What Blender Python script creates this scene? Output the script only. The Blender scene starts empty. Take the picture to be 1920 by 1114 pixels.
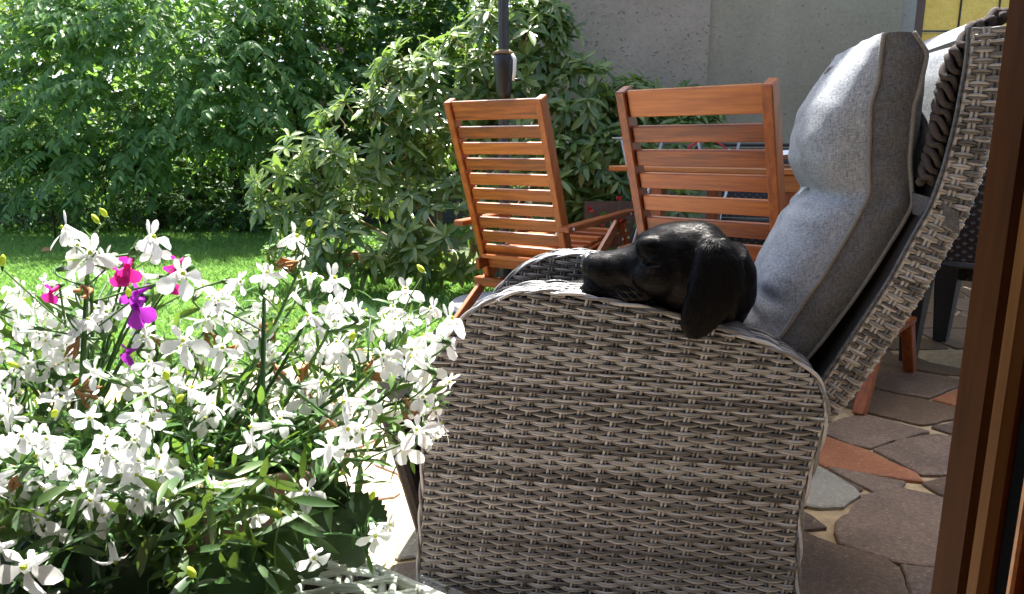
import bpy, bmesh, math, random
import numpy as np
from mathutils import Vector, Matrix

# ------------------------------------------------------------------ camera, sky, sun, exposure
scene = bpy.context.scene
COL = scene.collection
PITCH = math.radians(11.8)
CAM_H = 0.85
FPX = 1350.0
GROUND = -0.06                              # level of the patio
cam_data = bpy.data.cameras.new('camera')
cam_data.sensor_width = 36.0
cam_data.lens = 36.0 * FPX / 1920.0
cam_data.clip_start = 0.02
cam_data.clip_end = 400.0
cam = bpy.data.objects.new('camera', cam_data)
cam.location = (0, 0, CAM_H)
cam.rotation_euler = (math.radians(90) - PITCH, 0, 0)
COL.objects.link(cam)
scene.camera = cam

SUN_EL = math.radians(62)
SUN_AZ = (-0.02, 1.0)                      # the sun stands straight ahead, behind the far house
world = bpy.data.worlds.new('World')
scene.world = world
world.use_nodes = True
wn = world.node_tree
sky = wn.nodes.new('ShaderNodeTexSky')
sky.sky_type = 'NISHITA'
sky.sun_disc = False
sky.air_density = 0.75
sky.dust_density = 3.0
sky.ozone_density = 0.5
sky.sun_elevation = SUN_EL
sky.sun_rotation = math.atan2(SUN_AZ[0], SUN_AZ[1])
wn.nodes['Background'].inputs['Strength'].default_value = 0.11
wn.links.new(sky.outputs[0], wn.nodes['Background'].inputs['Color'])

sun_data = bpy.data.lights.new('sun', 'SUN')
sun_data.energy = 5.0
sun_data.angle = math.radians(0.6)
sun_data.color = (1.0, 0.95, 0.86)
sun = bpy.data.objects.new('sun', sun_data)
sdir = Vector((SUN_AZ[0] * math.cos(SUN_EL), SUN_AZ[1] * math.cos(SUN_EL), math.sin(SUN_EL)))
sun.rotation_euler = sdir.to_track_quat('Z', 'Y').to_euler()
sun.location = (0, 8, 10)
COL.objects.link(sun)

vs = scene.view_settings
vs.view_transform = 'Standard'
vs.look = 'None'
vs.exposure = 2.15
vs.gamma = 1.0
vs.use_curve_mapping = False
try:
    scene.cycles.max_bounces = 10
    scene.cycles.transparent_max_bounces = 12
except Exception:
    pass

rng = np.random.default_rng(7)
random.seed(7)
PI = math.pi

# ------------------------------------------------------------------ measuring helpers (photo point -> place in the garden)
CP, SP = math.cos(PITCH), math.sin(PITCH)
def ray(x, y):
    a, b = (x - 960) / FPX, (557 - y) / FPX
    return np.array([a, CP + b * SP, -SP + b * CP])
CAM = np.array([0, 0, CAM_H])
def atY(x, y, Y):
    r = ray(x, y)
    return CAM + r * (Y / r[1])
def atZ(x, y, z):
    r = ray(x, y)
    return CAM + r * ((z - CAM_H) / r[2])
def to_px(P):
    P = np.asarray(P) - CAM
    d = P[..., 1] * CP - P[..., 2] * SP
    d = np.where(d < 1e-3, 1e-3, d)
    return 960 + FPX * P[..., 0] / d, 557 - FPX * (P[..., 1] * SP + P[..., 2] * CP) / d, d
def unit(v):
    v = np.asarray(v, float)
    return v / np.maximum(np.linalg.norm(v, axis=-1, keepdims=True), 1e-9)

# ------------------------------------------------------------------ object helpers
def tag(o, label=None, cat=None, group=None, kind=None):
    if label: o['label'] = label
    if cat: o['category'] = cat
    if group: o['group'] = group
    if kind: o['kind'] = kind
    return o
def thing(name, loc, label, cat, rotz=0.0, group=None):
    o = bpy.data.objects.new(name, None)
    o.location = loc
    o.rotation_euler = (0, 0, rotz)
    COL.objects.link(o)
    return tag(o, label, cat, group)
def put(name, mesh, parent=None, M=None, kind=None):
    o = bpy.data.objects.new(name, mesh)
    COL.objects.link(o)
    if parent is not None: o.parent = parent
    if M is not None: o.matrix_basis = M
    if kind: o['kind'] = kind
    return o

class MB:
    """collects shapes into one mesh"""
    def __init__(self):
        self.v, self.f, self.m, self.n = [], [], [], 0
    def add(self, verts, faces, mi=0):
        verts = np.asarray(verts, float).reshape(-1, 3)
        self.v.append(verts)
        n = self.n
        for q in faces:
            self.f.append([i + n for i in q]); self.m.append(mi)
        self.n += len(verts)
    def box(self, c, s, ax=None, mi=0, bev=0.0):
        c = np.asarray(c, float); h = np.asarray(s, float) / 2
        A = np.eye(3) if ax is None else np.asarray(ax, float)      # rows: local axes
        if bev <= 0:
            co = [(x, y, z) for x in (-1, 1) for y in (-1, 1) for z in (-1, 1)]
            v = [c + (np.array(p) * h) @ A for p in co]
            self.add(v, [(0, 1, 3, 2), (4, 6, 7, 5), (0, 4, 5, 1), (2, 3, 7, 6), (0, 2, 6, 4), (1, 5, 7, 3)], mi)
            return
        b = min(bev, h.min() * 0.8)
        vs_, idx = [], {}
        for sx in (-1, 1):
            for sy in (-1, 1):
                for sz in (-1, 1):
                    s_ = np.array([sx, sy, sz])
                    for k in range(3):
                        p = s_ * (h - b); p[k] = s_[k] * h[k]
                        idx[(sx, sy, sz, k)] = len(vs_); vs_.append(c + p @ A)
        fs = []
        for k in range(3):
            i, j = [a for a in range(3) if a != k]
            for sg in (-1, 1):
                q = []
                for (a, b_) in ((-1, -1), (1, -1), (1, 1), (-1, 1)):
                    t = [0, 0, 0]; t[k] = sg; t[i] = a; t[j] = b_
                    q.append(idx[(t[0], t[1], t[2], k)])
                fs.append(q)
            for a in (-1, 1):
                for b_ in (-1, 1):
                    t0 = [0, 0, 0]; t0[i] = a; t0[j] = b_
                    t0[k] = -1; t1 = list(t0); t1[k] = 1
                    fs.append([idx[(*t0, i)], idx[(*t1, i)], idx[(*t1, j)], idx[(*t0, j)]])
        for sx in (-1, 1):
            for sy in (-1, 1):
                for sz in (-1, 1):
                    fs.append([idx[(sx, sy, sz, 0)], idx[(sx, sy, sz, 1)], idx[(sx, sy, sz, 2)]])
        self.add(vs_, fs, mi)
    def bar(self, p, q, w, d, up=(0, 0, 1), bev=0.0, mi=0):
        """a straight timber from p to q; w across, d along 'up'"""
        p, q = np.asarray(p, float), np.asarray(q, float)
        a = unit(q - p); s = unit(np.cross(a, up)); u = np.cross(s, a)
        self.box((p + q) / 2, (np.linalg.norm(q - p), w, d), [a, s, u], mi, bev)
    def tube(self, pts, r, n=6, cap=True, mi=0):
        pts = np.asarray(pts, float); m = len(pts)
        r = np.broadcast_to(np.asarray(r, float), (m,))
        t = np.gradient(pts, axis=0); t = unit(t)
        ref = np.array([0, 0, 1.0]) if abs(t[0][2]) < 0.9 else np.array([1.0, 0, 0])
        V = []
        s = unit(np.cross(t[0], ref))
        an = np.arange(n) * 2 * PI / n
        for i in range(m):
            s = s - t[i] * np.dot(s, t[i]); s = unit(s)
            b = np.cross(t[i], s)
            V.append(pts[i] + r[i] * (np.cos(an)[:, None] * s + np.sin(an)[:, None] * b))
        V = np.concatenate(V)
        F = []
        for i in range(m - 1):
            for k in range(n):
                k2 = (k + 1) % n
                F.append((i * n + k, i * n + k2, (i + 1) * n + k2, (i + 1) * n + k))
        if cap:
            F.append(list(range(n))[::-1]); F.append([(m - 1) * n + k for k in range(n)])
        self.add(V, F, mi)
    def lathe(self, prof, c=(0, 0, 0), n=20, mi=0):
        c = np.asarray(c, float)
        an = np.arange(n) * 2 * PI / n
        V = np.concatenate([np.stack([r * np.cos(an), r * np.sin(an), np.full(n, z)], 1) for r, z in prof]) + c
        F = []
        for i in range(len(prof) - 1):
            for k in range(n):
                k2 = (k + 1) % n
                F.append((i * n + k, i * n + k2, (i + 1) * n + k2, (i + 1) * n + k))
        F.append(list(range(n))[::-1]); F.append([(len(prof) - 1) * n + k for k in range(n)])
        self.add(V, F, mi)
    def grid(self, P, closed_u=False, mi=0):
        P = np.asarray(P, float); a, b = P.shape[:2]
        F = []
        for i in range(a - 1):
            for j in range(b - (0 if closed_u else 1)):
                j2 = (j + 1) % b
                F.append((i * b + j, i * b + j2, (i + 1) * b + j2, (i + 1) * b + j))
        self.add(P.reshape(-1, 3), F, mi)
    def mesh(self, name, mat, smooth=False):
        me = bpy.data.meshes.new(name)
        V = np.concatenate(self.v) if self.v else np.zeros((0, 3))
        me.from_pydata(V.tolist(), [], self.f)
        for mm in (mat if isinstance(mat, (list, tuple)) else [mat]): me.materials.append(mm)
        if any(self.m): me.polygons.foreach_set('material_index', self.m)
        if smooth: me.polygons.foreach_set('use_smooth', [True] * len(me.polygons))
        me.update()
        return me
    def build(self, name, mat, parent=None, smooth=False, kind=None, M=None):
        return put(name, self.mesh(name, mat, smooth), parent, M, kind)

def fast_mesh(name, V, Q, mat, smooth=True):
    """V (n,3), Q (m,k) with one k for all faces"""
    me = bpy.data.meshes.new(name)
    V = np.asarray(V, np.float32); Q = np.asarray(Q, np.int32)
    m, k = Q.shape
    me.vertices.add(len(V)); me.vertices.foreach_set('co', V.ravel())
    me.loops.add(m * k); me.loops.foreach_set('vertex_index', Q.ravel())
    me.polygons.add(m)
    me.polygons.foreach_set('loop_start', np.arange(0, m * k, k, dtype=np.int32))
    me.polygons.foreach_set('loop_total', np.full(m, k, np.int32))
    if smooth: me.polygons.foreach_set('use_smooth', np.ones(m, bool))
    for mm in (mat if isinstance(mat, (list, tuple)) else [mat]): me.materials.append(mm)
    me.update(calc_edges=True); me.validate()
    return me

# ------------------------------------------------------------------ materials
class NT:
    def __init__(self, name):
        self.mat = bpy.data.materials.new(name); self.mat.use_nodes = True
        self.t = self.mat.node_tree
        self.b = self.t.nodes['Principled BSDF']
        self.out = self.t.nodes['Material Output']
    def n(self, ty, **kw):
        nd = self.t.nodes.new('ShaderNode' + ty)
        for k, v in kw.items():
            if k in nd.inputs: nd.inputs[k].default_value = v
            else: setattr(nd, k, v)
        return nd
    def l(self, a, b): self.t.links.new(a, b)
    def set(self, **kw):
        for k, v in kw.items(): self.b.inputs[k.replace('_', ' ')].default_value = v
    def coords(self, scale=(1, 1, 1), kind='Object'):
        tc = self.n('TexCoord'); mp = self.n('Mapping')
        mp.inputs['Scale'].default_value = scale
        self.l(tc.outputs[kind], mp.inputs['Vector'])
        return mp.outputs[0]
    def noise(self, vec, scale, detail=4, rough=0.5):
        nd = self.n('TexNoise'); nd.inputs['Scale'].default_value = scale
        nd.inputs['Detail'].default_value = detail; nd.inputs['Roughness'].default_value = rough
        if vec is not None: self.l(vec, nd.inputs['Vector'])
        return nd.outputs['Fac']
    def ramp(self, fac, stops):
        r = self.n('ValToRGB'); e = r.color_ramp.elements
        while len(e) < len(stops): e.new(0.5)
        for i, (p, c) in enumerate(stops):
            e[i].position = p; e[i].color = (*c, 1) if len(c) == 3 else c
        self.l(fac, r.inputs['Fac']); return r.outputs['Color']
    def math(self, op, a, b=None):
        m = self.n('Math', operation=op)
        for i, s in enumerate((a, b)):
            if s is None: continue
            if isinstance(s, (int, float)): m.inputs[i].default_value = s
            else: self.l(s, m.inputs[i])
        return m.outputs[0]
    def mix(self, fac, a, b, mode='MIX'):
        m = self.n('MixRGB', blend_type=mode)
        for i, s in zip((0, 1, 2), (fac, a, b)):
            if isinstance(s, (int, float)): m.inputs[i].default_value = s
            elif isinstance(s, tuple): m.inputs[i].default_value = (*s, 1)
            else: self.l(s, m.inputs[i])
        return m.outputs[0]
    def bump(self, h, strength=0.3, dist=0.002):
        b = self.n('Bump'); b.inputs['Strength'].default_value = strength; b.inputs['Distance'].default_value = dist
        self.l(h, b.inputs['Height']); self.l(b.outputs[0], self.b.inputs['Normal'])
        return b.outputs[0]
    def rand(self):
        g = self.n('NewGeometry'); o = self.n('ObjectInfo')
        s = self.math('ADD', g.outputs['Random Per Island'], o.outputs['Random'])
        return self.math('FRACT', s)
    def color(self, c): self.l(c, self.b.inputs['Base Color'])

def m_plain(name, col, rough=0.6, metal=0.0, var=0.15, scale=30, bump=0.0):
    a = NT(name); a.set(Roughness=rough, Metallic=metal)
    v = a.coords()
    f = a.noise(v, scale)
    a.color(a.ramp(f, [(0.25, tuple(c * (1 - var) for c in col)), (0.75, tuple(min(1, c * (1 + var)) for c in col))]))
    if bump: a.bump(f, bump, 0.003)
    return a.mat

def m_leaf(name, dark, mid, light, trans=0.35, rough=0.4, spec=0.5, tcol=None):
    a = NT(name)
    r = a.rand()
    v = a.coords((1, 1, 1))
    f = a.noise(v, 3.0, 2)
    k = a.math('ADD', a.math('MULTIPLY', r, 0.75), a.math('MULTIPLY', f, 0.35))
    c = a.ramp(k, [(0.12, dark), (0.55, mid), (0.98, light)])
    a.color(c); a.set(Roughness=rough)
    a.b.inputs['Specular IOR Level'].default_value = spec
    tr = a.n('BsdfTranslucent')
    tc = a.mix(0.6, c, tcol or (0.25, 0.42, 0.04), 'MIX')
    a.l(tc, tr.inputs['Color'])
    mx = a.n('MixShader'); mx.inputs[0].default_value = trans
    a.l(a.b.outputs[0], mx.inputs[1]); a.l(tr.outputs[0], mx.inputs[2]); a.l(mx.outputs[0], a.out.inputs[0])
    return a.mat

def m_petal(name, col, tcol, trans=0.3):
    a = NT(name); a.set(Roughness=0.6)
    a.b.inputs['Specular IOR Level'].default_value = 0.2
    f = a.noise(a.coords(), 90.0, 3)
    c = a.ramp(f, [(0.3, tuple(x * 0.93 for x in col)), (0.7, col)])
    a.color(c)
    tr = a.n('BsdfTranslucent'); tr.inputs['Color'].default_value = (*tcol, 1)
    mx = a.n('MixShader'); mx.inputs[0].default_value = trans
    a.l(a.b.outputs[0], mx.inputs[1]); a.l(tr.outputs[0], mx.inputs[2]); a.l(mx.outputs[0], a.out.inputs[0])
    return a.mat

def m_wicker(name, dark, mid, light):
    a = NT(name)
    r = a.rand()
    f = a.noise(a.coords((9, 9, 60)), 3.0, 4)
    k = a.math('ADD', a.math('MULTIPLY', r, 0.7), a.math('MULTIPLY', f, 0.4))
    a.color(a.ramp(k, [(0.2, dark), (0.5, mid), (0.9, light)])); a.set(Roughness=0.34)
    a.bump(a.noise(a.coords((60, 60, 900)), 3.0, 2), 0.25, 0.001)
    return a.mat

def m_wood(name, dark, mid, light, rough=0.42, axis=0, coat=0.16, knots=False):
    a = NT(name)
    sc = [26, 26, 26]; sc[axis] = 1.6
    o = a.n('ObjectInfo')
    tc = a.n('TexCoord'); mp = a.n('Mapping'); mp.inputs['Scale'].default_value = sc
    a.l(tc.outputs['Object'], mp.inputs['Vector'])
    off = a.math('MULTIPLY', o.outputs['Random'], 50.0)
    cx = a.n('CombineXYZ'); a.l(off, cx.inputs[0]); a.l(off, cx.inputs[1]); a.l(off, cx.inputs[2])
    a.l(cx.outputs[0], mp.inputs['Location'])
    f = a.noise(mp.outputs[0], 2.2, 6, 0.6)
    g = a.noise(mp.outputs[0], 9.0, 3, 0.6)
    k = a.math('ADD', a.math('MULTIPLY', f, 0.75), a.math('MULTIPLY', g, 0.25))
    tone = a.math('ADD', k, a.math('MULTIPLY', a.math('SUBTRACT', o.outputs['Random'], 0.5), 0.26))
    c = a.ramp(tone, [(0.3, dark), (0.5, mid), (0.72, light)])
    if knots:
        vo = a.n('TexVoronoi'); vo.inputs['Scale'].default_value = 7.0
        a.l(a.coords((1, 1, 0.7)), vo.inputs['Vector'])
        kk = a.ramp(vo.outputs['Distance'], [(0.05, (0.02, 0.008, 0.003)), (0.12, (1, 1, 1))])
        c = a.mix(0.85, c, kk, 'MULTIPLY')
    a.color(c); a.set(Roughness=rough)
    a.b.inputs['Coat Weight'].default_value = coat; a.b.inputs['Coat Roughness'].default_value = 0.3
    a.bump(k, 0.12, 0.001)
    return a.mat

def m_fabric(name, dark, light, scale=420.0, bump=0.35):
    a = NT(name); a.set(Roughness=0.95)
    a.b.inputs['Specular IOR Level'].default_value = 0.15
    f = a.noise(a.coords((0.35, 0.35, 1.6)), scale, 3, 0.7)
    g = a.noise(a.coords((1.4, 1.4, 0.3)), scale * 0.9, 3, 0.7)
    h = a.noise(a.coords(), 14.0, 3)
    k = a.math('ADD', a.math('MULTIPLY', a.math('ADD', f, g), 0.42), a.math('MULTIPLY', h, 0.16))
    a.color(a.ramp(k, [(0.36, dark), (0.64, light)]))
    a.bump(a.math('ADD', f, g), bump, 0.0012)
    return a.mat

def m_stone(name, dark, mid, light, rough=0.45):
    a = NT(name); o = a.n('ObjectInfo')
    v = a.coords((1, 1, 1))
    f = a.noise(v, 6.0, 6, 0.65); g = a.noise(v, 95.0, 5, 0.8)
    k = a.math('ADD', a.math('ADD', a.math('MULTIPLY', f, 0.30), a.math('MULTIPLY', g, 0.62)),
               a.math('MULTIPLY', a.math('SUBTRACT', o.outputs['Random'], 0.4), 0.22))
    c = a.ramp(k, [(0.28, dark), (0.5, mid), (0.72, light)])
    fl = a.ramp(a.noise(v, 85.0, 4, 0.75), [(0.58, (0, 0, 0)), (0.66, (1, 1, 1))])
    c = a.mix(a.math('MULTIPLY', fl, 0.55), c, tuple(min(1, x * 1.7) for x in light))
    a.color(c)
    a.set(Roughness=rough)
    a.l(a.math('ADD', 0.3, a.math('MULTIPLY', f, 0.45)), a.b.inputs['Roughness'])
    a.bump(a.math('ADD', a.math('MULTIPLY', g, 0.6), f), 0.7, 0.012)
    return a.mat

def m_plaster(name, c0, c1, scale=6.0):
    a = NT(name); a.set(Roughness=0.85)
    v = a.coords()
    f = a.noise(v, 1.3, 5, 0.6); g = a.noise(v, 35.0, 4, 0.6)
    pits = a.noise(a.coords((1, 1, 1.5)), 42.0, 3, 0.5)
    pm = a.ramp(pits, [(0.27, (0, 0, 0)), (0.34, (1, 1, 1))])
    c = a.ramp(a.math('ADD', a.math('MULTIPLY', f, 0.7), a.math('MULTIPLY', g, 0.3)), [(0.35, c0), (0.65, c1)])
    c = a.mix(0.28, c, pm, 'MULTIPLY')
    a.color(c)
    hgt = a.math('ADD', a.math('MULTIPLY', g, 0.5), pm)
    a.bump(hgt, 1.0, 0.010)
    return a.mat

M = {}
M['wicker'] = m_wicker('grey_wicker', (0.040, 0.041, 0.044), (0.165, 0.170, 0.178), (0.40, 0.412, 0.43))
M['wicker_pale'] = m_wicker('pale_wicker', (0.42, 0.40, 0.34), (0.62, 0.60, 0.53), (0.75, 0.73, 0.67))
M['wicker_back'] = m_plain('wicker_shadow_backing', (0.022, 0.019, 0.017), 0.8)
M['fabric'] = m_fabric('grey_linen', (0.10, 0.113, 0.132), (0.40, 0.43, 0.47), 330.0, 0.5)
M['piping'] = m_fabric('grey_piping', (0.12, 0.12, 0.12), (0.26, 0.26, 0.255))
M['gusset'] = m_fabric('dark_and_shaded_linen', (0.042, 0.046, 0.054), (0.155, 0.165, 0.185), 330.0, 0.5)  # pad sides and back: shade put into the linen colour; also dark cushion, strap
M['brown_fabric'] = m_fabric('grey_brown_fabric', (0.03, 0.025, 0.024), (0.085, 0.073, 0.07))
M['teak'] = m_wood('oiled_teak', (0.11, 0.022, 0.003), (0.29, 0.074, 0.009), (0.45, 0.15, 0.023))
M['teak_z'] = m_wood('oiled_teak_upright', (0.09, 0.017, 0.003), (0.22, 0.050, 0.007), (0.36, 0.105, 0.016), axis=2)
M['teak_y'] = m_wood('oiled_teak_deep', (0.10, 0.019, 0.003), (0.22, 0.054, 0.008), (0.35, 0.10, 0.017), axis=1)
M['teak_light'] = m_wood('golden_teak', (0.20, 0.058, 0.010), (0.34, 0.12, 0.022), (0.46, 0.19, 0.045))
M['jamb'] = m_wood('brown_jamb', (0.022, 0.0065, 0.0013), (0.047, 0.0148, 0.003), (0.08, 0.029, 0.0065), axis=2, rough=0.55, coat=0.0)
for _m in ('jamb',): M[_m].node_tree.nodes['Principled BSDF'].inputs['Specular IOR Level'].default_value = 0.05
M['pine'] = m_wood('pine_jamb', (0.065, 0.026, 0.007), (0.12, 0.052, 0.015), (0.175, 0.083, 0.028), axis=2, rough=0.5, knots=True, coat=0.0)
M['pine'].node_tree.nodes['Principled BSDF'].inputs['Specular IOR Level'].default_value = 0.05
M['rubber'] = m_plain('black_rubber_seal', (0.006, 0.006, 0.006), 0.9)
M['rubber'].node_tree.nodes['Principled BSDF'].inputs['Specular IOR Level'].default_value = 0.0
M['door_wood'] = m_wood('dark_door_wood', (0.04, 0.014, 0.006), (0.085, 0.03, 0.012), (0.13, 0.05, 0.02), axis=2)
M['bolt'] = m_plain('zinc_bolt', (0.65, 0.65, 0.63), 0.35, 0.6)
M['black'] = m_plain('black_plastic', (0.016, 0.016, 0.017), 0.4)
M['mesh_black'] = m_plain('black_weave', (0.07, 0.07, 0.073), 0.45)
M['white_cloth'] = m_plain('white_cloth', (0.78, 0.78, 0.78), 0.8)
M['steel'] = m_plain('grey_steel_tube', (0.42, 0.43, 0.45), 0.4, 0.5)
M['pole'] = m_plain('grey_ribbed_pole', (0.045, 0.047, 0.05), 0.5, 0.3)
M['granite'] = m_plain('grey_granite_base', (0.33, 0.34, 0.36), 0.7, 0, 0.25, 60, 0.3)
M['canopy'] = m_plain('beige_canopy_cloth', (0.30, 0.27, 0.22), 0.85)
M['brass'] = m_plain('tan_collar', (0.20, 0.13, 0.06), 0.6)
M['red'] = m_plain('red_plastic', (0.55, 0.02, 0.03), 0.35)
M['mortar'] = m_plain('beige_mortar', (0.38, 0.285, 0.155), 0.9, 0, 0.3, 40, 0.5)
M['stone'] = m_stone('purple_brown_porphyry', (0.040, 0.025, 0.014), (0.118, 0.076, 0.046), (0.27, 0.188, 0.12))
M['stone_brown'] = m_stone('brown_porphyry', (0.045, 0.026, 0.012), (0.115, 0.070, 0.034), (0.24, 0.155, 0.085))
M['stone_orange'] = m_stone('orange_porphyry', (0.15, 0.045, 0.015), (0.28, 0.095, 0.03), (0.42, 0.18, 0.075))
M['stone_grey'] = m_stone('grey_green_porphyry', (0.15, 0.14, 0.10), (0.25, 0.235, 0.175), (0.36, 0.335, 0.26))
M['stone_sunlit_pink'] = m_stone('sunlit_pink_porphyry', (0.33, 0.22, 0.19), (0.48, 0.35, 0.30), (0.6, 0.46, 0.40))  # paler than the other stones: sunlight put into the colour
M['stone_sunlit_beige'] = m_stone('sunlit_beige_porphyry', (0.36, 0.29, 0.21), (0.5, 0.42, 0.32), (0.62, 0.54, 0.43))  # bright sun on the paving put into the stone colour
M['plaster'] = m_plaster('grey_green_plaster', (0.25, 0.218, 0.148), (0.385, 0.342, 0.245))
M['plaster_l'] = m_plaster('grey_mauve_plaster', (0.28, 0.23, 0.17), (0.42, 0.355, 0.275))
M['reveal'] = m_plaster('pale_reveal_plaster', (0.27, 0.26, 0.22), (0.34, 0.33, 0.28))
M['render'] = m_plain('dark_house_render', (0.055, 0.046, 0.038), 0.9, 0, 0.1, 8, 0.3)  # unseen wall, its colour kept dark to hold back bounced sunlight
M['room'] = m_plain('dim_room_paint', (0.10, 0.09, 0.08), 0.9)
M['soil'] = m_plain('lawn_soil', (0.055, 0.085, 0.025), 0.95, 0, 0.4, 12, 0.4)
M['earth'] = m_plain('dark_earth', (0.03, 0.022, 0.014), 0.95, 0, 0.4, 30, 0.5)
M['terracotta'] = m_plain('pink_terracotta', (0.45, 0.27, 0.21), 0.8, 0, 0.15, 25, 0.2)
M['bark'] = m_plain('dark_bark', (0.035, 0.026, 0.019), 0.9, 0, 0.4, 40, 0.6)
M['twig'] = m_plain('pale_twig', (0.20, 0.15, 0.10), 0.8, 0, 0.3, 60, 0.3)
M['log'] = m_wood('palisade_log', (0.12, 0.06, 0.028), (0.27, 0.15, 0.075), (0.40, 0.25, 0.14), rough=0.8, axis=2, coat=0.0)
M['fence'] = m_wood('weathered_green_fence', (0.035, 0.045, 0.042), (0.07, 0.088, 0.085), (0.12, 0.14, 0.135), rough=0.85, axis=0, coat=0)
M['leaf_shrub'] = m_leaf('shrub_leaf', (0.055, 0.135, 0.05), (0.12, 0.26, 0.09), (0.22, 0.38, 0.13), 0.5, 0.42, 0.35, (0.30, 0.52, 0.06))
M['leaf_dark'] = m_leaf('dark_leaf', (0.022, 0.072, 0.028), (0.05, 0.145, 0.055), (0.10, 0.23, 0.08), 0.42, 0.5, 0.3)
M['leaf_lilac'] = m_leaf('fresh_leaf', (0.05, 0.14, 0.05), (0.10, 0.25, 0.085), (0.19, 0.35, 0.11), 0.45, 0.45, 0.3)
M['leaf_lime'] = m_leaf('lime_leaf', (0.10, 0.18, 0.02), (0.19, 0.28, 0.03), (0.30, 0.36, 0.05), 0.45, 0.5, 0.2)
M['leaf_rhodo'] = m_leaf('rhododendron_leaf', (0.05, 0.105, 0.03), (0.12, 0.21, 0.06), (0.33, 0.41, 0.13), 0.36, 0.28, 0.6)
M['leaf_cover'] = m_leaf('ground_cover_leaf', (0.03, 0.10, 0.02), (0.06, 0.17, 0.035), (0.11, 0.25, 0.05), 0.4, 0.5, 0.3)
M['grass'] = m_leaf('grass_blade', (0.085, 0.21, 0.045), (0.16, 0.34, 0.075), (0.31, 0.48, 0.15), 0.45, 0.5, 0.3, (0.28, 0.50, 0.10))
M['leaf_far'] = m_leaf('far_leaf', (0.04, 0.10, 0.025), (0.085, 0.18, 0.04), (0.16, 0.28, 0.06), 0.4, 0.6, 0.2)
M['leaf_lob'] = m_leaf('lobelia_leaf', (0.02, 0.065, 0.018), (0.05, 0.13, 0.032), (0.12, 0.23, 0.06), 0.32, 0.4, 0.4)
M['stem'] = m_leaf('green_stem', (0.025, 0.075, 0.02), (0.06, 0.15, 0.035), (0.12, 0.23, 0.06), 0.15, 0.5, 0.4)
M['leaf_lob_shaded'] = m_leaf('shaded_lobelia_leaf', (0.014, 0.040, 0.014), (0.032, 0.075, 0.022), (0.07, 0.125, 0.035), 0.16, 0.4, 0.4)  # lobelia leaf with the shade low in the mound put into its colour
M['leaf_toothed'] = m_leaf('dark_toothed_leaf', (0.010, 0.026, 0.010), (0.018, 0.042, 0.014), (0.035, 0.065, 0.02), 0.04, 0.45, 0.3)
M['petal'] = m_petal('white_petal', (0.86, 0.86, 0.87), (0.9, 0.91, 0.9), 0.42)
M['petal_pink'] = m_petal('pale_pink_blossom', (0.65, 0.42, 0.48), (0.7, 0.4, 0.45))
M['petal_magenta'] = m_petal('magenta_petal', (0.50, 0.015, 0.22), (0.7, 0.03, 0.3), 0.4)
M['petal_purple'] = m_petal('purple_petal', (0.36, 0.03, 0.45), (0.5, 0.05, 0.6), 0.4)
M['withered'] = m_petal('withered_petal', (0.40, 0.22, 0.10), (0.5, 0.25, 0.08), 0.3)
M['bud'] = m_petal('yellow_green_bud', (0.55, 0.62, 0.09), (0.6, 0.7, 0.1), 0.35)

def m_amber():
    a = NT('amber_cathedral_glass'); a.set(Roughness=0.16)
    o = a.n('ObjectInfo'); v = a.coords()
    f = a.noise(v, 30.0, 4, 0.7); w = a.noise(v, 16.0, 4, 0.7)
    c = a.ramp(a.math('ADD', a.math('MULTIPLY', w, 0.55), a.math('MULTIPLY', o.outputs['Random'], 0.45)),
               [(0.2, (0.66, 0.36, 0.12)), (0.45, (0.62, 0.52, 0.14)), (0.85, (0.78, 0.70, 0.32))])
    a.color(c); a.bump(f, 0.9, 0.02)
    tr = a.n('BsdfTranslucent'); a.l(c, tr.inputs['Color'])
    mx = a.n('MixShader'); mx.inputs[0].default_value = 0.30
    a.l(a.b.outputs[0], mx.inputs[1]); a.l(tr.outputs[0], mx.inputs[2]); a.l(mx.outputs[0], a.out.inputs[0])
    return a.mat
M['amber'] = m_amber()
def m_clear():
    a = NT('clear_table_glass')
    t = a.n('BsdfTransparent'); t.inputs[0].default_value = (0.93, 0.97, 0.95, 1)
    g = a.n('BsdfGlossy'); g.inputs['Roughness'].default_value = 0.03
    fr = a.n('LayerWeight'); fr.inputs[0].default_value = 0.5
    mx = a.n('MixShader')
    a.l(a.math('MULTIPLY', a.math('POWER', fr.outputs['Facing'], 4.0), 0.6), mx.inputs[0]); a.l(t.outputs[0], mx.inputs[1]); a.l(g.outputs[0], mx.inputs[2]); a.l(mx.outputs[0], a.out.inputs[0])
    return a.mat
M['clear'] = m_clear()
def m_fur():
    a = NT('black_dog_coat')
    f = a.noise(a.coords((25, 90, 90)), 5.0, 4, 0.7)
    g = a.noise(a.coords(), 22.0, 3)
    a.color(a.ramp(g, [(0.3, (0.0012, 0.0012, 0.0016)), (0.7, (0.003, 0.003, 0.004))]))
    a.set(Roughness=0.45); a.b.inputs['Specular IOR Level'].default_value = 0.07
    a.bump(f, 0.25, 0.002)
    return a.mat
M['fur'] = m_fur()
M['fur_strand'] = m_plain('black_hair', (0.0022, 0.0022, 0.0032), 0.36)
M['fur_strand'].node_tree.nodes['Principled BSDF'].inputs['Specular IOR Level'].default_value = 0.16
M['nose'] = m_plain('black_nose_leather', (0.012, 0.012, 0.013), 0.32, 0, 0.3, 400, 0.5)

# ------------------------------------------------------------------ the setting: lawn, patio, houses
mb = MB()
n = 40
mb.add([(-150, -40, -0.09), (150, -40, -0.09), (150, 260, -0.09), (-150, 260, -0.09)], [(0, 1, 2, 3)])
tag(mb.build('lawn', M['soil']), kind='structure')

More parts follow.
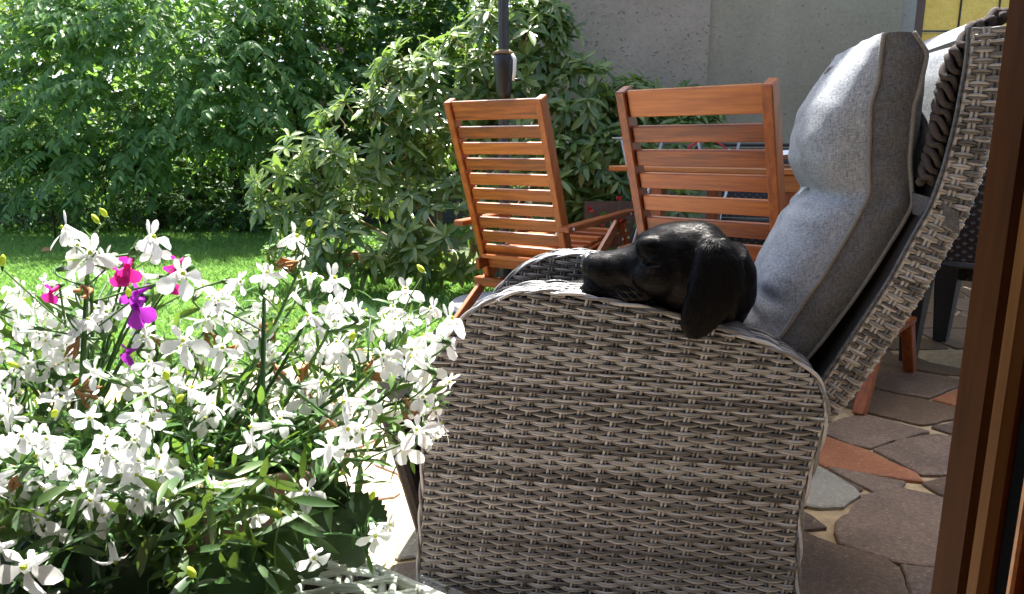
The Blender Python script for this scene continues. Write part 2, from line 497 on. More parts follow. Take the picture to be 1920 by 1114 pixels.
patio_outline = [(-3.2, -0.2), (-3.2, 2.35), (-1.3, 2.75), (-0.55, 3.25), (-0.32, 3.66), (-0.05, 3.95), (0.3, 4.3), (0.9, 4.6), (3.6, 5.35), (3.6, -0.2)]
def inside(poly, x, y):
    c = False; j = len(poly) - 1
    for i in range(len(poly)):
        xi, yi = poly[i]; xj, yj = poly[j]
        if (yi > y) != (yj > y) and x < (xj - xi) * (y - yi) / (yj - yi) + xi: c = not c
        j = i
    return c
mb = MB()
nP = len(patio_outline)
top = [(x, y, -0.004) for x, y in patio_outline]; bot = [(x, y, -0.12) for x, y in patio_outline]
mb.add(top + bot, [list(range(nP))[::-1]] + [(i, (i + 1) % nP, nP + (i + 1) % nP, nP + i) for i in range(nP)])
patio = tag(mb.build('patio', M['mortar']), kind='structure')

def stone(poly, mat, dz=0.0, grow=0.0):
    P = np.asarray(poly, float)
    if grow:
        c0 = P.mean(0); dv = P - c0; P = c0 + dv * (1 + grow / np.maximum(np.linalg.norm(dv, axis=1, keepdims=True), .03))
    # rounded, slightly wandering outline
    Q = []
    k = len(P)
    for i in range(k):
        a, b = P[i], P[(i + 1) % k]
        L = np.linalg.norm(b - a)
        Q.append(a * 0.97 + b * 0.03)
        if L > 0.08:
            nrm = np.array([-(b - a)[1], (b - a)[0]]) / L
            for t in (0.37, 0.66): Q.append(a * (1 - t) + b * t + nrm * rng.normal(0, 0.007 * min(1, L / 0.3)))
        Q.append(a * 0.03 + b * 0.97)
    Q = np.array(Q); c = Q.mean(0)
    if np.sum(Q[:, 0] * np.roll(Q[:, 1], -1) - Q[:, 1] * np.roll(Q[:, 0], -1)) < 0: Q = Q[::-1]
    d = c - Q; In = Q + d / np.maximum(np.linalg.norm(d, axis=1, keepdims=True), 1e-6) * 0.006
    m = len(Q)
    V = [(x, y, -0.006) for x, y in Q] + [(x, y, 0.0035 + dz) for x, y in Q] + [(x, y, 0.0065 + dz) for x, y in In]
    F = [list(range(2 * m, 3 * m))]
    for i in range(m):
        j = (i + 1) % m
        F.append((i, j, m + j, m + i)); F.append((m + i, m + j, 2 * m + j, 2 * m + i))
    s = MB(); s.add(V, F)
    return s.build('paving_stone', mat, patio)

def zc(zx, zy): return atZ(1460 + zx / 2.454, 660 + zy / 2.454, GROUND)[:2]
traced = [
 ('stone_orange', [(195,390),(290,425),(400,460),(520,520),(620,560),(650,598),(560,588),(400,560),(230,533),(185,510),(165,470)]),
 ('stone', [(215,358),(300,312),(390,297),(520,325),(685,372),(560,400),(420,443),(330,425),(225,380)]),
 ('stone', [(445,455),(560,412),(720,387),(800,397),(900,480),(900,560),(655,566),(560,510)]),
 ('stone_brown', [(285,243),(390,168),(480,190),(690,232),(830,266),(800,308),(650,335),(500,300),(370,268)]),
 ('stone', [(410,75),(530,82),(830,132),(818,160),(690,213),(560,193),(390,150)]),
 ('stone_brown', [(400,38),(480,12),(600,20),(700,58),(860,85),(850,108),(740,103),(560,68),(440,46)]),
 ('stone_orange', [(712,224),(790,196),(860,170),(920,240),(860,258)]),
 ('stone', [(712,350),(830,318),(920,332),(920,392),(810,380)]),
 ('stone', [(240,543),(400,571),(570,605),(540,628),(440,645),(335,590)]),
 ('stone_grey', [(155,525),(230,562),(335,630),(362,660),(290,712),(190,718),(70,700),(20,650),(90,540)]),
 ('stone', [(395,670),(560,637),(700,667),(780,692),(880,702),(880,950),(700,988),(540,968),(400,928),(285,885),(268,830),(275,790),(350,732)]),
 ('stone_brown', [(672,610),(790,582),(890,590),(890,690),(790,678)]),
 ('stone', [(100,742),(140,762),(205,810),(95,818),(0,800),(0,745)]),
 ('stone_brown', [(0,855),(100,832),(185,870),(265,900),(480,962),(535,1000),(575,1110),(560,1400),(-100,1400)]),
 ('stone', [(570,995),(720,1012),(860,975),(900,1200),(860,1420),(630,1400),(620,1150)]),
]
tr_polys = []
for mk, pl in traced:
    P = [tuple(zc(*q)) for q in pl]
    tr_polys.append(P)
    stone(P, M[mk], rng.normal(0.0012, 0.0005), 0.009)
allt = np.concatenate([np.array(p) for p in tr_polys])
# the rest of the patio: irregular cells
seeds = []
gx, gy = np.meshgrid(np.arange(-3.3, 3.9, 0.40), np.arange(-0.2, 5.6, 0.36))
for x, y in zip(gx.ravel(), gy.ravel()):
    seeds.append((x + rng.normal(0, 0.09), y + rng.normal(0, 0.085)))
seeds = np.array(seeds)
def clip(poly, p, nrm):
    out = []
    for i in range(len(poly)):
        a, b = poly[i], poly[(i + 1) % len(poly)]
        da, db = np.dot(a - p, nrm), np.dot(b - p, nrm)
        if da <= 0: out.append(a)
        if (da < 0) != (db < 0) and abs(da - db) > 1e-9: out.append(a + (b - a) * da / (da - db))
    return out
hull_y0 = allt[:, 1].min() - 0.05
for i, s in enumerate(seeds):
    if not inside(patio_outline, *s): continue
    poly = [s + np.array(d) for d in ((-.5, -.5), (.5, -.5), (.5, .5), (-.5, .5))]
    dd = np.linalg.norm(seeds - s, axis=1)
    for j in np.argsort(dd)[1:14]:
        dlt = seeds[j] - s; nn = dlt / dd[j]
        poly = clip(poly, (s + seeds[j]) / 2 - nn * 0.009, nn)
        if len(poly) < 3: break
    if len(poly) < 3: continue
    c = np.mean(poly, 0)
    pts_t = [c] + list(poly) + [(c + q) / 2 for q in poly]
    if sum(inside(t, *q) for t in tr_polys for q in pts_t) > 1: continue
    if not all(inside(patio_outline, *q) for q in poly): continue
    if c[1] < 0.5 : continue
    if c[0] < -0.1: mk = ['stone_sunlit_pink', 'stone_sunlit_beige', 'stone_sunlit_pink', 'stone_grey'][rng.integers(4)]  # sunny side of the patio: paler stones carry the sunlight in their colour
    else: mk = ['stone', 'stone_brown', 'stone', 'stone_brown', 'stone_orange'][rng.integers(5)]
    stone(poly, M[mk], rng.normal(-0.0012, 0.0005))

# grit and a few crumbs of leaf on the stones
b = MB()
for k in range(420):
    x, y = rng.uniform(-1.6, 2.2), rng.uniform(1.2, 4.2)
    if not inside(patio_outline, x, y): continue
    r_ = rng.uniform(.0012, .0035); a_ = rng.uniform(0, 6.28)
    c_ = np.array([x, y, .0075])
    b.add([c_ + np.array([math.cos(a_ + q * 1.57) * r_ * rng.uniform(.6, 1.3), math.sin(a_ + q * 1.57) * r_ * rng.uniform(.6, 1.3), 0]) for q in range(4)] + [c_ + np.array([0, 0, r_ * .7])], [(0, 1, 4), (1, 2, 4), (2, 3, 4), (3, 0, 4)])
tag(b.build('grit', m_plain('pale_grit', (0.30, 0.25, 0.17), 0.9), kind='stuff'), 'pale grit scattered over the flagstones', 'grit')

# far house wall with the amber door
WY = 5.40
house = thing('house_wall', (1.4, WY, 0), 'pitted grey plaster house wall with an amber glazed door at its right', 'house')
def hb(name, x0, x1, y0, y1, z0, z1, mat, parent=house, bev=0.0):
    b = MB(); b.box(((x0 + x1) / 2 - 1.4, (y0 + y1) / 2 - WY, (z0 + z1) / 2), (x1 - x0, y1 - y0, z1 - z0), bev=bev)
    return b.build(name, mat, parent)
hb('wall_panel', 0.15, 1.395, WY - 0.035, WY + 0.25, 0, 3.1, M['plaster_l'])
hb('wall_panel', 1.40, 2.76, WY, WY + 0.25, 0, 3.1, M['plaster'])
hb('upper_wall', 0.155, 6.2, WY + 0.01, WY + 0.25, 3.105, 8.5, M['plaster'])
hb('side_wall', 0.155, 0.40, WY + 0.255, 8.5, 0, 8.5, M['plaster'])
hb('inner_floor', 0.405, 6.2, WY + 0.255, 9.295, -0.01, 0.004, M['door_wood'])
hb('door_reveal', 2.762, 2.87, WY + 0.02, WY + 0.25, 0, 2.25, M['reveal'])
hb('lintel', 2.762, 4.6, WY + 0.004, WY + 0.25, 2.252, 3.1, M['plaster'])
hb('wall_panel', 4.45, 6.2, WY, WY + 0.25, 0, 2.25, M['plaster'])
df = hb('door_frame', 2.872, 2.955, WY + 0.06, WY + 0.20, 0, 2.24, M['door_wood'], bev=0.004)
hb('door_frame', 4.36, 4.445, WY + 0.06, WY + 0.20, 0, 2.24, M['door_wood'], bev=0.004)
door = hb('door', 2.957, 4.358, WY + 0.10, WY + 0.15, 0.01, 0.30, M['door_wood'], bev=0.004)
def dchild(name, x0, x1, y0, y1, z0, z1, mat): return hb(name, x0, x1, y0, y1, z0, z1, mat, door, 0.002)
for k in range(5):
    x0 = 2.962 + k * 0.279
    for j in range(4):
        z0 = 0.304 + j * 0.475
        dchild('pane', x0 + 0.005, x0 + 0.274, WY + 0.12, WY + 0.128, z0 + 0.005, z0 + 0.470, M['amber'])
for k in range(1, 5): dchild('lead_bar', 2.962 + k * 0.279 - 0.006, 2.962 + k * 0.279 + 0.004, WY + 0.11, WY + 0.135, 0.304, 2.2, M['black'])
for j in range(1, 4): dchild('lead_bar', 2.962, 4.355, WY + 0.109, WY + 0.136, 0.304 + j * 0.475 - 0.003, 0.304 + j * 0.475 + 0.007, M['black'])
for z in (0.42, 0.53, 0.62): dchild('rail', 2.965, 4.35, WY + 0.07, WY + 0.105, z - 0.02, z + 0.02, M['door_wood'])

# low block and trough by the wall
t = thing('concrete_block', (0.62, 4.95, 0), 'rough pale concrete block half hidden behind the rhododendron', 'concrete block')
b = MB(); b.box((0, 0, 0.36), (0.52, 0.22, 0.72), bev=0.015); b.build('block_body', M['reveal'], t)
b = MB(); b.box((0, -0.002, 0.735), (0.54, 0.25, 0.03), bev=0.008); b.build('coping', M['granite'], t)
t = thing('brown_trough', (0.66, 4.55, 0), 'brown plant trough standing before the pale concrete block', 'plant trough')
b = MB()
for (c, s) in (((0, -.09, .29), (.42, .014, .58)), ((0, .09, .29), (.42, .014, .58)), ((-.203, 0, .29), (.014, .166, .58)), ((.203, 0, .29), (.014, .166, .58))): b.box(c, s)
b.build('trough_body', m_plain('brown_clay', (0.13, 0.075, 0.055), 0.8), t)
b = MB(); b.box((0, 0, .5), (.39, .164, .08)); b.build('soil', M['earth'], t)

# house the picture is taken from: wall with a window opening, and the dim room behind it
near = thing('near_house', (0, 0.3, 0), 'house with the open window the garden is seen from', 'house')
def nb(name, x0, x1, y0, y1, z0, z1, mat):
    b = MB(); b.box(((x0 + x1) / 2, (y0 + y1) / 2 - 0.3, (z0 + z1) / 2), (x1 - x0, y1 - y0, z1 - z0)); return b.build(name, mat, near)
nb('wall', 0.262, 5.0, 0.22, 0.315, 0, 3.0, M['render'])
nb('wall', -5.0, -1.10, 0.22, 0.315, 0, 3.0, M['render'])
nb('wall', -1.098, 0.26, 0.22, 0.315, 0, 0.45, M['render'])
nb('wall', -1.098, 0.26, 0.22, 0.315, 1.9, 3.0, M['render'])
nb('room_floor', -2, 2, -3, 0.215, -0.02, 0.0, M['door_wood'])
nb('room_ceiling', -2, 2, -3, 0.215, 2.4, 2.45, M['room'])
nb('room_wall', -2.05, -2.0, -3, 0.215, 0, 2.45, M['room'])
nb('room_wall', 2.0, 2.05, -3, 0.215, 0, 2.45, M['room'])
nb('room_wall', -2.0, 2.0, -3.05, -3.0, 0, 2.45, M['room'])
wf = thing('window_frame', (0.2, 0.29, 0.45), 'brown wooden window jamb close up along the right edge', 'window frame')
def jb(name, x0, x1, y0, y1, mat, bev=0.003):
    b = MB(); b.box(((x0 + x1) / 2 - 0.2, (y0 + y1) / 2 - 0.29, 0.72), (x1 - x0, y1 - y0, 1.44), bev=bev); return b.build(name, mat, wf)
jb('jamb_board', 0.2015, 0.258, 0.289, 0.313, M['jamb'])
jb('jamb_board', 0.2005, 0.258, 0.2755, 0.2875, M['pine'])
jb('seal', 0.205, 0.258, 0.2632, 0.2748, M['rubber'], 0.001)
jb('bead', 0.2005, 0.258, 0.2588, 0.2625, M['teak_light'], 0.001)  # bright strip added for the lit edge of the frame, light in its colour
jb('sash_post', 0.203, 0.258, 0.222, 0.2582, M['jamb'])

# ------------------------------------------------------------------ leaves
LT = np.array([0.0, 0.22, 0.5, 0.78, 1.0])
def leaf_arrays(pos, d, nrm, L, W, fold=0.12, curl=0.15, shape='lance', wave=0.0):
    """all leaves at once; returns V (n*15,3), Q (n*8,4)"""
    pos, d, nrm = np.asarray(pos, float), unit(d), np.asarray(nrm, float)
    nL = len(pos)
    s = unit(np.cross(d, nrm)); nn = np.cross(s, d)
    wp = {'lance': np.array([0.06, 0.82, 1.0, 0.62, 0.02]), 'ovate': np.array([0.12, 1.0, 0.95, 0.5, 0.02]),
          'ellip': np.array([0.10, 0.75, 1.0, 0.85, 0.10]), 'grass': np.array([0.9, 1.0, 0.85, 0.5, 0.02])}[shape]
    L = np.broadcast_to(np.asarray(L, float), (nL,)); W = np.broadcast_to(np.asarray(W, float), (nL,))
    cu = np.broadcast_to(np.asarray(curl, float), (nL,))
    V = np.zeros((nL, 5, 3, 3))
    for i, t in enumerate(LT):
        for j, sd in enumerate((-1, 0, 1)):
            h = fold * abs(sd) * wp[i] * W / 2 * 2 - cu * t * t * L
            V[:, i, j] = pos + (L * t * (1 - 0.25 * np.abs(cu) * t))[:, None] * d + (sd * wp[i] * W / 2)[:, None] * s + h[:, None] * nn
    base = []
    for i in range(4):
        for j in range(2):
            base.append((i * 3 + j, i * 3 + j + 1, (i + 1) * 3 + j + 1, (i + 1) * 3 + j))
    Q = (np.arange(nL)[:, None, None] * 15 + np.array(base)[None]).reshape(-1, 4)
    return V.reshape(-1, 3), Q

def leaves(parent, pos, d, nrm, L, W, mat, single=300, name='leaf', mass='foliage', origin=None, **kw):
    """nearest leaves in view as single parts, the rest as one mass"""
    pos = np.asarray(pos, float); d = unit(d); nrm = np.asarray(nrm, float)
    nL = len(pos)
    L = np.broadcast_to(np.asarray(L, float), (nL,)).copy(); W = np.broadcast_to(np.asarray(W, float), (nL,)).copy()
    o = np.array(parent.location)
    x, y, dep = to_px(pos + d * L[:, None] * 0.5)
    inv = (x > 0) & (x < 1920) & (y > 0) & (y < 1114)
    score = np.where(inv, L / dep - 0.02 * dep / dep.max(), -1)
    pick = np.argsort(-score)[:single] if single else np.zeros(0, int)
    pick = pick[score[pick] > 0] if len(pick) else pick
    mask = np.ones(nL, bool); mask[pick] = False
    km = dict(kw)
    if not np.isscalar(km.get('curl', 0.15)): km['curl'] = np.asarray(km['curl'])[mask]
    V, Q = leaf_arrays(pos[mask] - o, d[mask], nrm[mask], L[mask], W[mask], **km)
    if len(V): put(mass, fast_mesh(mass, V, Q, mat), parent, kind='stuff')
    if len(pick):
        tm = []
        for k in range(4):
            kk = dict(kw)
            kk['curl'] = (np.mean(kw.get('curl', 0.15)) if not np.isscalar(kw.get('curl', 0.15)) else kw.get('curl', 0.15)) * (0.4 + 0.4 * k)
            Lm = float(np.mean(W[pick] / L[pick]))
            V, Q = leaf_arrays([(0, 0, 0)], [(0, 1, 0)], [(0, 0, 1)], 1.0, Lm, **kk)
            tm.append(fast_mesh(name, V, Q, mat))
        s = unit(np.cross(d, nrm)); nn = np.cross(s, d)
        for i in pick:
            Mx = Matrix(((s[i][0] * L[i], d[i][0] * L[i], nn[i][0] * L[i], pos[i][0] - o[0]),
                         (s[i][1] * L[i], d[i][1] * L[i], nn[i][1] * L[i], pos[i][1] - o[1]),
                         (s[i][2] * L[i], d[i][2] * L[i], nn[i][2] * L[i], pos[i][2] - o[2]), (0, 0, 0, 1)))
            put(name, tm[i % 4], parent, Mx)

def rand_dirs(k): return unit(rng.normal(size=(k, 3)))

def spray_shrub(root, lobes, n_sprays, leaf_L, mat, droop=1.0, per=22, single=300, twig_r=0.003, spread=0.55, shape='lance', ratio=0.36, curl=0.18, zmin=0.05, front=True, inner=0):
    """arching twigs with opposite leaves over ellipsoid lobes (centre, radii, weight)"""
    wts = np.array([l[2] for l in lobes], float); wts /= wts.sum()
    P, D, N, LL = [], [], [], []
    tw = MB(); o = np.array(root.location)
    for k in range(n_sprays):
        c, r, _ = lobes[rng.choice(len(lobes), p=wts)]
        u = rand_dirs(1)[0]
        if front and u[1] > 0.25: u[1] *= -1
        if u[2] < -0.5: u[2] *= -0.6
        rad = rng.uniform(0.55, 1.0)
        p0 = np.array(c) + u * np.array(r) * rad
        dr = unit(u * np.array([1, 1, 0.5]) + np.array([0, 0, 0.45]) + rng.normal(0, 0.35, 3))
        Ls = rng.uniform(0.7, 1.25) * spread
        m = per
        pts = [p0]; dd = dr.copy()
        for i in range(m):
            dd = unit(dd + np.array([0, 0, -0.085 * droop]) + rng.normal(0, 0.03, 3))
            pts.append(pts[-1] + dd * Ls / m)
        pts = np.array(pts)
        pts = pts[pts[:, 2] > zmin]
        if len(pts) < 4: continue
        tw.tube(pts[::4] - o if len(pts[::4]) > 1 else pts[[0, -1]] - o, np.linspace(twig_r, twig_r * 0.4, max(2, len(pts[::4]))), 3, False)
        tg = unit(np.gradient(pts, axis=0))
        for i in range(1, len(pts)):
            side = unit(np.cross(tg[i], (0, 0, 1)))
            for sgn in (-1, 1):
                if rng.random() < 0.12: continue
                dl = unit(tg[i] * rng.uniform(0.35, 0.8) + sgn * side * rng.uniform(0.5, 0.9) + np.array([0, 0, -0.35 * droop]) + rng.normal(0, 0.2, 3))
                P.append(pts[i]); D.append(dl); N.append(np.array([0, -0.55, 0.85]) + rng.normal(0, 0.3, 3))
                LL.append(leaf_L * rng.uniform(0.65, 1.15) * (1 - 0.35 * (i / len(pts)) ** 3))
    for k in range(inner):
        c, r, _ = lobes[rng.choice(len(lobes), p=wts)]
        p = np.array(c) + rand_dirs(1)[0] * np.array(r) * rng.random() ** 0.4
        if p[2] < zmin: continue
        P.append(p); D.append(rng.normal(0, 1, 3) + np.array([0, 0, -0.4])); N.append(np.array([0, 0, 0.8]) + rng.normal(0, 0.6, 3)); LL.append(leaf_L * rng.uniform(0.7, 1.2))
    LL = np.array(LL)
    tw.build('twigs', M['twig'], root, kind='stuff')
    leaves(root, P, D, N, LL, LL * ratio, mat, single=single, shape=shape, curl=curl)

def trunk(root, pts, r0, r1, name='trunk', mat=None):
    o = np.array(root.location); b = MB()
    pts = np.array(pts, float)
    t = np.linspace(0, 1, 9)
    idx = t * (len(pts) - 1); i0 = np.minimum(idx.astype(int), len(pts) - 2); fr = (idx - i0)[:, None]
    q = pts[i0] * (1 - fr) + pts[i0 + 1] * fr + rng.normal(0, 0.008, (9, 3))
    b.tube(q - o, np.linspace(r0, r1, 9), 8); return b.build(name, mat or M['bark'], root, True)

# big weeping shrub at the left
sh = thing('weeping_shrub', (-3.55, 8.0, 0), 'large weeping shrub with arching leafy sprays over the far lawn', 'shrub')
lob = [((-3.5, 7.9, 1.75), (1.35, 0.75, 0.85), 3.0), ((-4.6, 8.0, 1.65), (1.0, 0.7, 0.85), 2.0), ((-2.75, 7.7, 1.35), (0.65, 0.6, 0.8), 1.6), ((-3.3, 8.0, 2.5), (1.5, 0.8, 0.6), 1.6), ((-4.5, 7.75, 0.75), (1.1, 0.4, 0.5), 1.6), ((-3.2, 7.65, 0.8), (0.75, 0.35, 0.45), 1.1)]
spray_shrub(sh, lob, 680, 0.128, M['leaf_shrub'], droop=1.15, per=12, spread=0.72, inner=1700)
for pts, r in ((((-2.95, 7.9, -.03), (-3.0, 7.9, 0.7), (-3.15, 7.9, 1.7)), 0.055), (((-2.78, 7.8, -.03), (-2.86, 7.85, 0.6), (-2.95, 7.9, 1.5)), 0.05),
               (((-3.9, 8.1, -.03), (-4.1, 8.1, 0.8), (-4.4, 8.0, 1.7)), 0.05), (((-3.75, 8.0, -.03), (-3.45, 8.0, 0.6), (-3.2, 8.0, 1.3)), 0.035)):
    trunk(sh, pts, r, r * 0.55)
# understorey: dark shrub below the sprays
sh = thing('dark_undershrub', (-3.4, 8.5, 0), 'dark green low shrub under the weeping sprays before the fence', 'shrub')
lob = [((-3.0, 8.4, 0.55), (0.6, 0.35, 0.55), 2), ((-4.0, 8.6, 0.5), (0.8, 0.35, 0.6), 2), ((-2.3, 8.3, 0.45), (0.4, 0.3, 0.5), 1.2)]
lob += [((-5.2, 8.6, 0.6), (0.8, 0.35, 0.6), 2), ((-4.0, 8.9, 1.0), (1.6, 0.2, 0.6), 2), ((-4.9, 8.0, 0.18), (1.3, 0.3, 0.28), 2.2), ((-3.0, 8.1, 0.15), (0.9, 0.3, 0.25), 1.6)]
spray_shrub(sh, lob, 520, 0.085, M['leaf_dark'], droop=1.1, per=12, spread=0.42, inner=5200, single=120)
trunk(sh, ((-3.4, 8.5, -.03), (-3.4, 8.5, 0.5)), 0.025, 0.012, 'stem')
# broad leaved dark tree in the middle behind
tr = thing('broadleaf_tree', (-1.9, 8.9, 0), 'dark broad leaved tree behind the rhododendron, left of the pole', 'tree')
lob = [((-1.6, 8.7, 2.1), (1.05, 0.6, 0.75), 3), ((-0.7, 8.8, 2.3), (0.8, 0.6, 0.6), 2), ((-1.9, 8.9, 1.2), (0.9, 0.5, 0.8), 2), ((-0.9, 8.9, 1.2), (0.8, 0.5, 0.8), 1.5)]
spray_shrub(tr, lob, 330, 0.12, M['leaf_dark'], droop=0.9, per=8, spread=0.5, inner=3000, shape='ovate', ratio=0.62)
trunk(tr, ((-2.2, 8.9, -.03), (-2.1, 8.8, 0.9), (-1.8, 8.7, 2.2)), 0.07, 0.03)
trunk(tr, ((-1.5, 8.9, -.03), (-1.4, 8.9, 1.2), (-0.9, 8.8, 2.3)), 0.05, 0.025)
# pink flowering shrub between both
fs = thing('flowering_shrub', (-2.35, 8.1, 0), 'fresh green shrub dotted with pale pink blossoms beside the weeping shrub', 'shrub')
lob = [((-2.5, 7.9, 1.65), (0.38, 0.35, 0.75), 3), ((-2.25, 8.0, 2.3), (0.45, 0.35, 0.45), 2), ((-1.95, 8.0, 1.75), (0.28, 0.25, 0.4), 1)]
spray_shrub(fs, lob, 130, 0.095, M['leaf_lilac'], droop=0.8, per=8, spread=0.4, inner=300, shape='ovate', ratio=0.55, single=150)
trunk(fs, ((-2.35, 8.1, -.03), (-2.3, 8.05, 0.9), (-2.4, 8.0, 1.8)), 0.03, 0.012)
P = []
for k in range(14):
    c, r, _ = lob[rng.choice(3)]
    u = rand_dirs(1)[0]; u[1] = -abs(u[1])
    pc = np.array(c) + u * np.array(r) * 1.15
    b = MB()
    for q in range(16):
        pp = rng.normal(0, 0.022, 3); dd = rand_dirs(1); V, Q = leaf_arrays([pp], dd, rand_dirs(1), 0.03, 0.022, shape='ellip')
        b.add(V, Q)
    put('blossom', b.mesh('blossom', M['petal_pink'], True), fs, Matrix.Translation(Vector(pc - np.array(fs.location))))
# lime coloured shrub in the upper left corner
ls = thing('lime_shrub', (-6.0, 8.4, 0), 'yellow green shrub in the upper left corner of the hedge', 'shrub')
lob = [((-5.6, 8.2, 1.9), (0.6, 0.4, 0.8), 2), ((-5.9, 8.3, 1.0), (0.6, 0.4, 0.5), 1)]
spray_shrub(ls, lob, 110, 0.10, M['leaf_lime'], droop=0.9, per=8, spread=0.45, inner=300, single=60)
trunk(ls, ((-6.0, 8.4, -.03), (-5.9, 8.3, 1.0), (-5.7, 8.2, 2.0)), 0.03, 0.012)

# maples: lobed leaves
def maple_mesh(mat):
    out = []
    for k in range(5):
        a0 = math.radians(90 + (k - 2) * 52); Lk = (0.62, 0.9, 1.0, 0.9, 0.62)[k]
        for (t, off) in ((0.45, -18), (0.72, -11), (0.70, -6), (1.0, 0), (0.70, 6), (0.72, 11), (0.45, 18)):
            out.append((t * Lk * math.cos(a0 + math.radians(off)), t * Lk * math.sin(a0 + math.radians(off)), 0.10 * (k % 2) - 0.22 * t * t))
    V = [(0, 0, 0)] + out + [(0, -0.05, 0)]
    F = [(0, i + 1, i) for i in range(1, len(V) - 1)] + [(0, 1, len(V) - 1)]
    b = MB(); b.add(V, F); return b.mesh('leaf', mat, False)
def maple(name, loc, label, mat, count, rad, h, size):
    r = thing(name, loc, label, 'plant')
    me = maple_mesh(mat)
    st = MB()
    for k in range(count):
        u = rand_dirs(1)[0]; u[2] = abs(u[2]); u[1] = -abs(u[1]) * 0.8
        p = np.array([u[0] * rad[0], u[1] * rad[1], h + u[2] * rad[2]])
        z = unit(np.array([0, -0.45, 0.9]) + rng.normal(0, 0.25, 3)); y = unit(np.array([u[0], u[1] - 0.3, -0.35]) + rng.normal(0, 0.25, 3))
        x = unit(np.cross(y, z)); y = np.cross(z, x)
        s = size * rng.uniform(0.7, 1.15)
        Mx = Matrix(((x[0] * s, y[0] * s, z[0] * s, p[0]), (x[1] * s, y[1] * s, z[1] * s, p[1]), (x[2] * s, y[2] * s, z[2] * s, p[2]), (0, 0, 0, 1)))
        put('leaf', me, r, Mx)
        st.tube([p, p * np.array([.85, .85, 1]) - np.array([0, -.02, .06]), p * np.array([.6, .6, .85]) - np.array([0, -.05, .12])], [0.0015, 0.002, 0.003], 3, False)
    st.tube([(0, 0, 0), (0.01, 0, h * 0.5), (0, 0, h)], [0.012, 0.009, 0.006], 5)
    st.build('stem', M['bark'], r, kind='stuff')
maple('maple_seedling', (-4.62, 7.25, -0.03), 'bright maple seedling at the lawn edge under the dark shrubs', M['leaf_cover'], 18, (0.26, 0.2, 0.10), 0.36, 0.13)
maple('maple_shrub', (-4.35, 7.75, -0.03), 'dark maple sapling with large lobed leaves below the weeping sprays', M['leaf_dark'], 110, (0.75, 0.3, 0.45), 0.62, 0.15)
maple('maple_shrub', (-5.3, 7.8, -0.03), 'dark maple sapling by the left edge, deep in shade', M['leaf_dark'], 80, (0.5, 0.3, 0.6), 0.75, 0.15)

# fence behind the shrubs: posts and boards one by one
fe = thing('board_fence', (-3.5, 9.25, 0), 'weathered grey green board fence behind the shrubs', 'fence')
for k in range(7):
    b = MB(); b.box((0, 0, 0), (9.5, 0.025, 0.20), bev=0.004)
    b.build('board', M['fence'], fe, M=Matrix.Translation((rng.normal(0, .02), rng.normal(0, .004), 0.06 + k * 0.235)))
for k in range(6):
    b = MB(); b.box((0, 0, 0.9), (0.09, 0.09, 1.86)); b.build('post', M['fence'], fe, M=Matrix.Translation((-4.5 + k * 1.8, 0.06, -0.03)))

# far off wood as one mass
P = []; 
for k in range(15000):
    x = rng.uniform(-11, 4); y = rng.uniform(10.2, 12.5); zt = 3.3 + 0.5 * math.sin(x * 1.3) + 0.3 * math.sin(x * 3.1)
    P.append((x, y, 1.3 * zt * rng.random() ** 0.8))
P = np.array(P)
root = thing('far_wood', (-3.5, 11.2, 0), 'mass of sunlit trees beyond the fence', 'wood')
V, Q = leaf_arrays(P - np.array(root.location), rand_dirs(len(P)) + np.array([0, 0, -.3]), np.array([0, 0, 1]) + rng.normal(0, .5, (len(P), 3)), rng.uniform(.14, .24, len(P)), rng.uniform(.08, .13, len(P)), shape='ovate')
put('canopy', fast_mesh('canopy', V, Q, M['leaf_far']), root, kind='stuff'); root['kind'] = 'stuff'

# ------------------------------------------------------------------ rhododendron
rh = thing('rhododendron', (-0.35, 5.0, 0), 'large glossy rhododendron in whorls of long leaves behind the wooden chairs', 'shrub')
lobes = [((-1.42, 5.0, 0.66), (0.38, 0.35, 0.34), 1.2), ((-0.95, 5.0, 0.90), (0.5, 0.4, 0.40), 1.9), ((-0.45, 5.0, 1.22), (0.5, 0.42, 0.42), 1.9), ((-0.08, 5.0, 1.52), (0.36, 0.4, 0.36), 1.5),
         ((0.35, 4.95, 1.12), (0.45, 0.3, 0.36), 1.6), ((0.75, 5.0, 1.12), (0.3, 0.22, 0.22), 0.9), ((1.12, 5.0, 1.12), (0.25, 0.2, 0.16), 0.6), ((0.16, 5.0, 1.6), (0.24, 0.2, 0.3), 1.0), ((0.55, 4.72, 0.75), (0.4, 0.2, 0.28), 1.5), ((1.0, 4.85, 0.85), (0.3, 0.2, 0.25), 0.8), ((-0.95, 4.75, 0.32), (0.5, 0.38, 0.30), 1.3),
         ((-0.38, 4.7, 0.36), (0.45, 0.4, 0.32), 1.4), ((0.1, 4.8, 0.6), (0.4, 0.35, 0.5), 1.2), ((0.5, 4.75, 0.38), (0.35, 0.25, 0.3), 0.8), ((1.0, 4.6, 0.4), (0.3, 0.25, 0.3), 0.5)]
P, D, N, LL = [], [], [], []
tw = MB(); o = np.array(rh.location)
wts = np.array([l[2] for l in lobes]); wts = wts / wts.sum()
